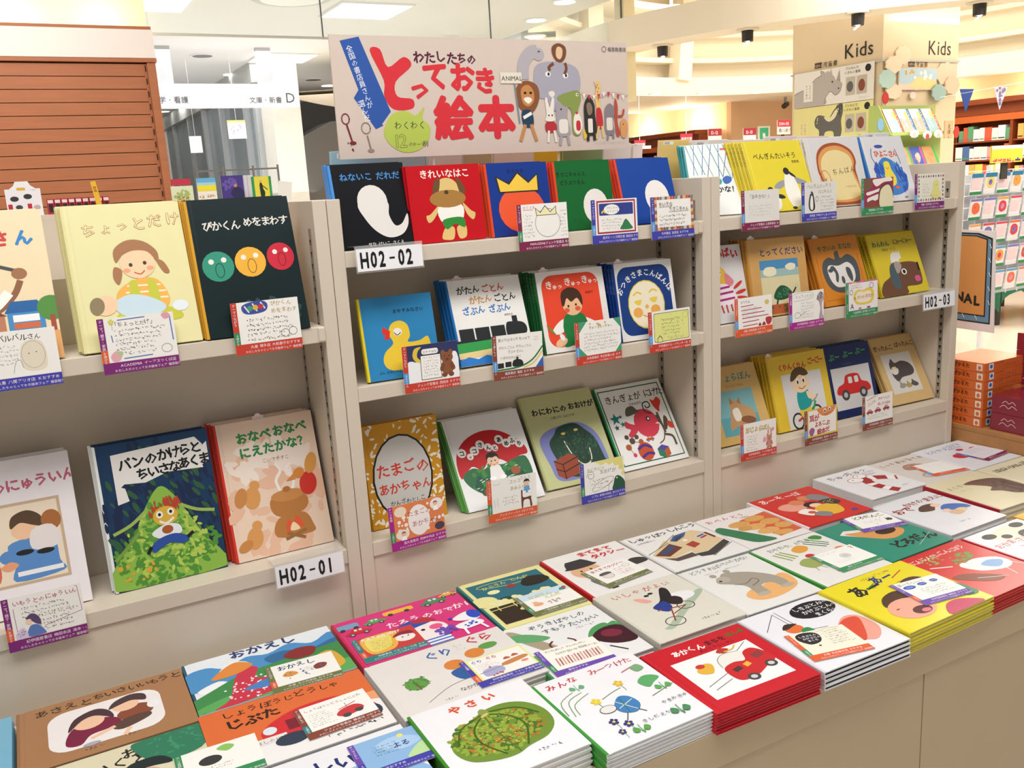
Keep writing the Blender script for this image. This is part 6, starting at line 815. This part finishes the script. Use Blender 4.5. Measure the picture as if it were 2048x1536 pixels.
for i, (px, py) in enumerate(((1282, 293), (1345, 288), (1393, 283))):
    board(px, py-2, px+20, py+5, 8.0, ['lit white shelf label nearest the board in the far bookcase', 'lit white shelf label in the middle of the far bookcase', 'lit white shelf label left of the first maroon plate'][i], "H 10 20 70 1 12 d88", nm='shelf_label', col='fff4f4')

# ------------------------------------------------------------------ Kids column and its displays
KX, KY = 5.606, 3.412
o = MB().box(KX, KY, -1.27, KX+.905, KY+.93, 2.85).obj('trim_14', mat('column_cream', 'ecd7b4', rough=.75, noise=.02)); struct(o)
o = MB().box(KX-.012, KY-.012, 1.025, KX+.917, KY+.942, 1.04).obj('trim_15', mat('grey_trim')); struct(o)
def lx(x, y, z, ww, hh, name, label, art, cat, col='fff', th=.004, letter=False):   # sign on the left face of the column
    m = MB(); 
    if not letter: m.box(-th, -ww, 0, 0, 0, hh, col)
    compile_art(m, art, 100, 100*hh/ww, ww/100, lambda a, b, l: (-th-.0005-l*4, -a, hh-b)); o = m.obj(name, CARDM); o.location = (x, y, z); return tag(o, label, cat)
lx(KX-.001, 3.80, 1.045, .34, .17, 'wall_lettering', 'black lettering Kids on the left face of the column', "T 4 36 46 1f1c18 Kids 0 0 .0", 'lettering', letter=True)
lx(KX-.001, 4.09, 1.045, .25, .07, 'wall_lettering', 'small lettering with a brown number plate on the left face of the column', "R 0 6 30 17 4a2c20;T 3 20 13 e8dcc0 E01-01 0;T 36 22 18 5a4a2c 児童書 1 0 .15", 'lettering', letter=True)
m = MB(); compile_art(m, "T 4 36 46 3a2c20 Kids 0", 100, 60, .0034, lambda a, b, l: (a, -.0005-l*4, .204-b)); o = m.obj('wall_lettering', CARDM); o.location = (KX+.51, KY-.001, 1.0); tag(o, 'brown lettering Kids on the right face of the column', 'lettering')
m = MB(); compile_art(m, "R 0 6 30 17 4a2c20;T 3 20 13 e8dcc0 E01-02 0;T 36 22 18 8a6a3c 児童書 1 0 .15", 100, 60, .0024, lambda a, b, l: (a, -.0005-l*4, .144-b)); o = m.obj('wall_lettering', CARDM); o.location = (KX+.30, KY-.004, .90); tag(o, 'small lettering with a brown number plate on the right face of the column', 'lettering')
sd = ";T 66 4 3.2 444 ざんねんな;T 65 8 3.2 444 いきもの事典;E 93 5 3.4 3.4 1c1c1c;R 67 11 11 17 c8c4b4;E 72 20 4 5 666;R 80 11 12 17 c8c0b0;E 86 20 4 5.6 8a4a34;H 82 32 14 1 1.6 777"
ps = "B c0bab6 0 21 8 18 18 16 28 8 38 5 44 2 48 5 52 8 55 12 58 4 59 12 62 16 60 23 54 26 48 22 42 27 40 34 0 34;C 555 .5 0 21 8 18 18 16 28 8 38 5;C 555 .5 62 16 60 23 54 26 48 22 42 27 40 34;P c0bab6 36 6 35 1 40 3 42 6;P c0bab6 46 5 48 0 50 6;P aca6a0 55 12 59 2 60 14;C 555 .4 36 6 35 1 40 3;E 50 13 1 1 333;E 58 20 1 .8 333;R 13 11 12 18 f6f4ee;V 15.4 15 2.8 555 サイの角は;V 20 15 2.8 555 ただのいぼ"
ps2 = "B 6a6864 28 14 32 9 40 10 46 13 52 6 58 1 63 0 64 8 62 16 63 26 60 34 54 34 52 26 42 26 40 34 34 34 34 24 29 20;B f0ebc0 40 11 48 12 54 6 59 4 54 13 46 16;L f0ebc0 .8 32 11 31 17;E 31 15 .6 .6 111;D 4a4844 16 60 6 4 6 2 3 .3 60;R 7 14 13 19 f2eaa8;V 9.4 18 2.8 777 スカンク;V 14 18 2.8 777 ざんねん"
lx(KX-.016, 4.30, .752, .83, .285, 'wall_poster', 'white poster with a grey rhinoceros on the left face of the column', 'R 0 0 100 40 f4f2ee;'+ps+sd, 'poster', 'f4f2ee')
lx(KX-.016, 4.30, .46, .83, .288, 'wall_poster', 'pale yellow poster with a dark grey skunk on the left face of the column', 'R 0 0 100 40 efe9a0;'+ps2+sd, 'poster', 'efe9a0')
def kbox(px0, py0, px1, py1, Y, name, label, col, cat, shape='R', th=.012, art=''):
    a, b = at(px0, py1, y=Y), at(px1, py0, y=Y); ww, hh = b.x-a.x, b.z-a.z; m = MB()
    if shape == 'R': m.box(0, 0, 0, ww, th, hh, col)
    else:
        n = 40 if shape == 'C' else 24
        m.prism([(ww/2+ww/2*(1+(.06*math.cos(9*t_) if shape == 'C' else 0))*math.cos(t_), 0, hh/2+hh/2*(1+(.06*math.cos(9*t_) if shape == 'C' else 0))*math.sin(t_)) for t_ in [2*math.pi*i/n for i in range(n)]], (0, th, 0), col)
    if shape == 'B': m.tube((ww/2, th/2, 0), (ww*.6, th/2, -hh*.6), .0015, 5, '777')
    if art: compile_art(m, art, 100, 100*hh/ww, ww/100, lambda x, y, l: (x, -.001-l*4, hh-y))
    o = m.obj(name, CARDM); o.location = a; return tag(o, label, cat)
F_ = KY-.016
kbox(1791, 92, 1823, 128, F_, 'paper_cloud', 'cream paper cloud on the right face of the column, topmost left', 'f2dfc0', 'decoration', 'C')
kbox(1772, 112, 1805, 146, F_-.014, 'paper_cloud', 'cream paper cloud below the topmost one', 'f4e2c4', 'decoration', 'C')
kbox(1758, 139, 1792, 176, F_-.028, 'paper_cloud', 'pale blue round paper cloud on the left', 'b8d4cc', 'decoration', 'C')
kbox(1772, 168, 1804, 198, F_-.014, 'paper_cloud', 'cream paper cloud below the pale blue one', 'f2dfc2', 'decoration', 'C')
kbox(1872, 125, 1912, 170, F_, 'paper_cloud', 'large peach paper cloud at the top right', 'f4d4b8', 'decoration', 'C')
kbox(1890, 152, 1920, 188, F_-.014, 'paper_cloud', 'peach paper cloud at the right edge of the column', 'f2cdb0', 'decoration', 'C')
kbox(1864, 168, 1893, 202, F_-.028, 'paper_cloud', 'grey blue round paper cloud at the right', 'a8c4bc', 'decoration', 'C')
kbox(1797, 137, 1874, 180, F_-.004, 'wall_poster', 'pastel picture poster between the paper clouds', 'f0dccc', 'poster', art="R 0 0 100 26 c4dce8;B f0e2a0 40 20 60 14 99 22 99 34 30 32;R 0 36 100 26 f0b8a4;D e8b040 6 26 8 14 4 3 2;D f4efe8 14 30 46 40 8 5 4;D fff 8 60 12 30 6 4 6;H 50 50 40 1 5 a66")
kbox(1765, 184, 1778, 208, F_-.03, 'paper_balloon', 'red paper balloon on the left of the right column face', 'cc3434', 'decoration', 'B', .006)
kbox(1755, 237, 1768, 262, KY-.2, 'paper_balloon', 'blue paper balloon at the column corner', '7aa4c4', 'decoration', 'B', .006)
kbox(1908, 252, 1919, 276, KY-.28, 'paper_balloon', 'red paper balloon at the right end of the book display', 'd83c34', 'decoration', 'B', .006)
kbox(1758, 217, 1768, 232, F_-.03, 'paper_bird', 'small yellow paper chick at the column corner', 'e0d070', 'decoration', 'C', .006)
kbox(1820, 184, 1832, 198, F_-.01, 'paper_figure', 'small white paper figure below the pastel poster', 'f0e4dc', 'decoration', 'C', .006)
KR = KY-.24
t = thing('kids_book_rack', 'pale green two tier book display rack against the Kids column', 'rack', (0, KR, 0))
GR = mat('pale_green_board', 'b4c870', rough=.6)
a0, a1 = at(1785, 262, y=KR), at(1912, 262, y=KR)
MB().box(a0.x+.02, .12, -1.27, a1.x-.02, .22, a0.z-.02).obj('body', GR, t); MB().box(a0.x, .0, a0.z-.035, a1.x, .215, a0.z-.012).obj('upper_ledge', GR, t)
m = MB().prism([(a0.x-.012, .0, a0.z-.03), (a0.x-.012, .215, a0.z-.03), (a0.x-.012, .215, a0.z+.2), (a0.x-.012, .13, a0.z+.2)], (.01, 0, 0)); m.obj('side_board', GR, t)
MB().box(a0.x, .195, a0.z-.012, a1.x, .213, a0.z+.2).obj('back_board', GR, t)
z2 = at(1860, 330, y=KR).z; MB().box(a0.x+.02, -.04, z2-.03, a1.x-.02, .119, z2-.005).obj('lower_ledge', WHITEM, t)
cols = [('b0d4e0', 'd8703c', 'pale blue'), ('f4bcae', '3a88cc', 'pink, left'), ('f2b8a8', '3a88cc', 'pink, right'), ('a8ccd4', 'e0703a', 'blue grey')]
for i, (c, c2, nm) in enumerate(cols):
    xa = a0.x+.03+i*.148; M = frame(Vector((xa, KR+.03, a0.z-.010)), *uv(0, .5, -.0)); b = book(f"{nm} picture book on the upper tier of the kids rack", M, .142, .205, .012, c, c2, f"R 0 0 100 60 dfe8ea;R 0 60 100 95 {c};B f0dc80 60 20 90 20 90 60 60 56;R 84 0 16 152 {c2};D fff 12 92 76 3 70 3 2;D fff 10 40 80 34 50 6 3")
for i, (c, c2, nm) in enumerate((('d89a68', '3fae5a', 'tan, left'), ('3a58a8', 'e04c98', 'blue'), ('d89a68', '3fae5a', 'tan, right'))):
    xa = a0.x+.10+i*.150; M = frame(Vector((xa, KR-.02, z2-.003)), *uv(0, .45, 0)); book(f"{nm} picture book lettered on the lower tier of the kids rack", M, .145, .165, .012, c, c2, (f"T 34 60 30 b0703c 100 0;" if i != 1 else "B e8b8a8 30 50 60 34 70 60 50 90 34 80;")+f"R 82 0 18 120 {c2};D c8804a 8 40 84 30 20 4 3")
for i, (px, py) in enumerate(((1829, 268), (1855, 270), (1877, 268))):
    kbox(px-9, py-9, px+9, py+8, KR-.03, 'animal_badge', ['white paper animal badge, left one on the rack edge', 'white badge with a red figure, middle one on the rack edge', 'white paper animal badge, right one on the rack edge'][i], 'f4ece4', 'decoration', 'C', .004, "E 50 46 22 24 "+('c84a4a' if i == 1 else 'c8c4c0'))
kbox(1889, 241, 1907, 277, KR-.05, 'wooden_plaque', 'light wood plaque with vertical black letters at the end of the kids rack', 'd8b488', 'sign', 'R', .01, "V 30 60 40 2a1c14 えほん 1")

# ------------------------------------------------------------------ things right of the bookcases
# hanging framed board
t = thing('hanging_board', 'tan board with black and blue frame lettered NAL, seen beyond the right bookcase', 'sign', (1.96, 0, 0))
Yl, Yr = .20, -.005; zt0, zb0 = .05, -.245
m = MB()
def hp(a, b): return (-.0008, Yl+(Yr-Yl)*a+.0, zb0+(zt0-zb0)*b)
ww = Yl-Yr; 
MB().prism([(0, Yl, zb0), (0, Yl, zt0), (0, Yr+.012, zt0-.004), (0, Yr, zb0-.004)], (.004, 0, 0), 'ece8ea').obj('backing', CARDM, t)
m = MB(); compile_art(m, "P 1f1c1c 0 4 70 5 91 12 94 134 0 132;P 6a94b4 0 6 68 7 89 14 92 132 0 130;P 1f1c1c 0 7.5 67 8.5 84 13 86 124 0 122;P d99a58 0 9 66 10 82 14.5 84 122 0 120;L e8eef0 1 87 20 90 26;L e8eef0 1 87 40 90 46;L e8eef0 1 88 60 91 66;L e8eef0 1 88 80 91 86;L e8eef0 1 89 100 92 106;L e8eef0 1 70 123 74 129;L e8eef0 1 50 122 54 128;T 37 104 19 1f1c1c N 4;T 52 106 19 1f1c1c A 4;T 67 108 19 1f1c1c L 4", 100, 144, ww/100, lambda a, b, l: (-.0006-l*2, Yl-a, zt0-b)); m.obj('board_print', PRINT, t)
MB().box(-.158, .16, -.12, -.001, .172, -.10).obj('bracket', STEEL, t)
# card game boxes
KB = at(1962, 856, z=-.4995); KBx = KB.x; bt_ = .0262; g0 = None
for i in range(7):
    M = Matrix.Translation((KBx+.001*(i % 2), KB.y-.0008*(i % 3), -.4995+i*(bt_+.0006)))
    if g0 is None:
        g0 = thing('card_game_box', '', 'box', group='stacked orange card game boxes')
        MB().box(0, 0, 0, .19, .14, bt_, 'd9692c').obj('box_body', mat('glossy_box', attr=True, rough=.25, coat=.5, noise=.03), g0)
        m = MB(); compile_art(m, "T 4 17 13 2a1c14 ことわざかるた 2;T 50 6 5 7a3a1c たのしく学べる;R 116 3 18 19 f0dcc8 1;E 125 14 5 6 d8704a", 140, 26.2, .001, lambda a, b, l: (-.0003-l, .14-a, bt_-b))
        compile_art(m, "R 20 3 20 19 dfe6ee 1;E 30 12 6 6 2f62b8;T 50 22 14 b06a3c ことわざかるた 0;T 46 8 6 8a3c1c たのしく学べる", 190, 26.2, .001, lambda a, b, l: (a, -.0003-l, bt_-b))
        m.obj('box_print', PRINT, g0); g0.matrix_world = M; o = g0
    else: o = dup(g0, M)
    o['label'] = ['lowest', 'second lowest', 'third lowest', 'middle', 'third highest', 'second highest', 'topmost'][i]+' orange card game box in the stack of seven on the wooden fixture' ; o['group'] = 'stacked orange card game boxes'
MAR_ = 'maroon'
for i in range(5):
    x_, y_, z_ = (KBx+.012, KB.y-.16, -.4995+i*.0505) if i < 2 else (KBx+.155, KB.y-.12, -.4995+.0505*i)
    if i >= 2: x_ = KBx+.175
    t = thing('maroon_box', ['maroon box with white pine pattern, lower one beside the orange boxes', 'maroon box with white pine pattern, upper one beside the orange boxes', 'maroon box at the right edge of the view, lowest of three', 'maroon box at the right edge of the view, middle of three', 'maroon box at the right edge of the view, topmost'][i], 'box', (x_, y_, z_))
    MB().box(0, 0, 0, .16 if i < 2 else .2, .14, .0495, '8a1c34').obj('box_body', mat('glossy_box'), t)
    m = MB(); compile_art(m, "C f0d8dc 1.4 20 20 26 12 34 18 42 12 50 20;C f0d8dc 1.4 14 32 24 24 34 32 46 24 56 32;C f0d8dc 1 60 26 70 18 80 26;D f4e8ea 8 100 20 20 6 2 3 .4", 130, 49.5, .001, lambda a, b, l: (a, -.0003-l, .0495-b)); compile_art(m, "C f0d8dc 1.4 30 20 40 12 50 18 60 12 70 20;C f0d8dc 1.4 24 32 36 24 50 32 60 24 74 32", 140, 49.5, .001, lambda a, b, l: (-.0003-l, .14-a, .0495-b)); m.obj('box_print', PRINT, t)
# revolving rack
t = thing('revolving_rack', 'white wire revolving rack full of small picture cards, right of the bookcases', 'rack', (4.66, 2.0, 0))
WW = mat('white_wire', 'f4f2f0', rough=.4)
MB().tube((.42, .12, -1.27), (.42, .12, .2), .02, 8).obj('pole', WW, t); MB().tube((.42, .12, -1.27), (.42, .12, -1.24), .35, 20).obj('base', WW, t)
m = MB()
for q in range(8): m.tube((q*.12, 0, -.62), (q*.12, 0, .17), .004, 5)
for z_ in [.17-.073*q for q in range(11)]: m.tube((0, 0, z_), (.84, 0, z_), .003, 5); 
m.obj('wire_grid', WW, t); o = MB().box(.01, .03, -.62, .85, .04, .15).obj('back_panel', mat('pale_grey'), t)
R = random.Random(21); g = 'picture cards in the revolving rack'; CC = ['e8a050', 'd84050', '5a9ac0', '6ab070', 'e8d070', 'd890b0', 'e86a40', '7a70b8']
for r_ in range(5):
    for c_ in range(6):
        z_ = .03-.155*r_; x_ = 4.69+.134*c_; m = MB().box(0, 0, 0, .112, .004, .13, 'f2eef0')
        a_, b_, c3 = R.choice(CC), R.choice(CC), R.choice(CC)
        compile_art(m, (f"R 4 14 92 70 f6e6da;B {a_} 20 30 50 20 80 34 84 70 50 84 20 70;E 50 52 16 16 {b_};E 44 48 3 3 222" if (r_+c_) % 2 else f"R 6 20 88 66 f4d8d8;H 12 34 74 6 7 c88 {r_};")+f";R 0 0 100 {12 if r_ else 24} {['2f7fa8', c3][min(r_, 1)]};R 0 100 100 16 {['2f8a4c', 'e8e4e0'][c_ % 2]}", 100, 116, .00112, lambda x, y, l: (x, -.001-l*5, .13-y))
        o = m.obj('picture_card', PRINT); o.location = (x_, 1.985, z_); o.rotation_euler = (.12, 0, 0)
        tag(o, 'small picture card hooked in the %s row of the white revolving rack' % ('top', 'second', 'middle', 'fourth', 'bottom')[r_], 'card', g)
board(1982, 289, 2046, 327, 1.95, 'yellow sign reading ポプラ社の本 on top of the revolving rack', "R 0 0 100 7 f2eede;R 0 7 100 60 f0dc48;T 4 38 15 d83a78 ポプラ社 4;T 64 37 11 b85ab0 の 3;T 76 40 18 2a3c9c 本 4", col='f0dc48', stand=.1)
# pennants
for i, (px, py, lb, c, art) in enumerate(((1934, 178, 'pennant in blue with red and white stripes, left one on the string', '2c4ea0', "P f0ece8 0 60 100 60 50 150;P c83a34 0 70 100 70 90 84 10 84;P c83a34 0 100 100 100 90 116 10 116;P e8e4e0 0 0 40 0 30 60 10 30"), (2002, 174, 'lilac pennant with grey dots, right one on the string', 'e8e0f0', "D 8a7a9c 16 50 50 44 50 9 3;D c8a090 8 50 50 40 50 5 6"))):
    P = at(px, py, y=1.8); s_ = .062; m = MB().prism([(-s_, 0, 0), (s_, 0, 0), (0, 0, -.128)], (0, .003, 0), c)
    mm = MB(); compile_art(mm, art, 100, 103, .00124, lambda x, y, l: (x-s_, -.0006-l*3, -y))
    for f_, cc in zip(mm.f, mm.c):
        pts = [mm.v[q] for q in f_]
        if all(abs(p[0]) <= s_*(1+p[2]/.128)+.002 for p in pts): m.poly(pts, cc)
    o = m.obj('pennant', CARDM); o.location = P; tag(o, lb, 'pennant')
a, b = at(1880, 195, y=1.801), at(2080, 158, y=1.801); o = MB().tube(a, b, .0015, 5, 'eee').obj('pennant_string', CARDM); tag(o, 'thin white string holding the two pennants', 'string')
# cloth covered table
P = at(2004, 560, y=3.4); t = MB().box(0, 0, 0, 1.2, .8, .01); th_ = P.z
t = MB(); n_ = 40
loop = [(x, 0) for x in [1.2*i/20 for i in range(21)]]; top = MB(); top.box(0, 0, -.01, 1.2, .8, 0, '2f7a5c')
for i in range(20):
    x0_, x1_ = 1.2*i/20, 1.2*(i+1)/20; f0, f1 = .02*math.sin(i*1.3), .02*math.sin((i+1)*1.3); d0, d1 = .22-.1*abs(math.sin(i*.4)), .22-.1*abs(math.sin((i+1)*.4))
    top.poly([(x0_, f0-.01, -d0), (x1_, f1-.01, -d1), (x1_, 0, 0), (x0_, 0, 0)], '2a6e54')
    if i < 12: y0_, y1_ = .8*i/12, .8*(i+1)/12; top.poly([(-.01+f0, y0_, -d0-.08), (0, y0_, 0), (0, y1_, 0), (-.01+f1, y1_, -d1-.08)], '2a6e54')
o = top.obj('table_cloth', mat('green_cloth', attr=True, rough=.9, noise=.15, scale=20)); o.location = P; tag(o, 'dark green cloth draped over a low table by the revolving rack', 'tablecloth')
t = thing('low_table', 'low table under the dark green cloth', 'table', P-Vector((0, 0, .012)))
for xx in (.05, 1.1):
    for yy in (.06, .7): MB().box(xx, yy, -1.258-P.z, xx+.05, yy+.05, -.01).obj('leg', DARKGAP, t)
MB().box(.02, .02, -.01, 1.18, .78, 0).obj('table_top', WOOD, t)
bpy.data.objects.remove(_to)
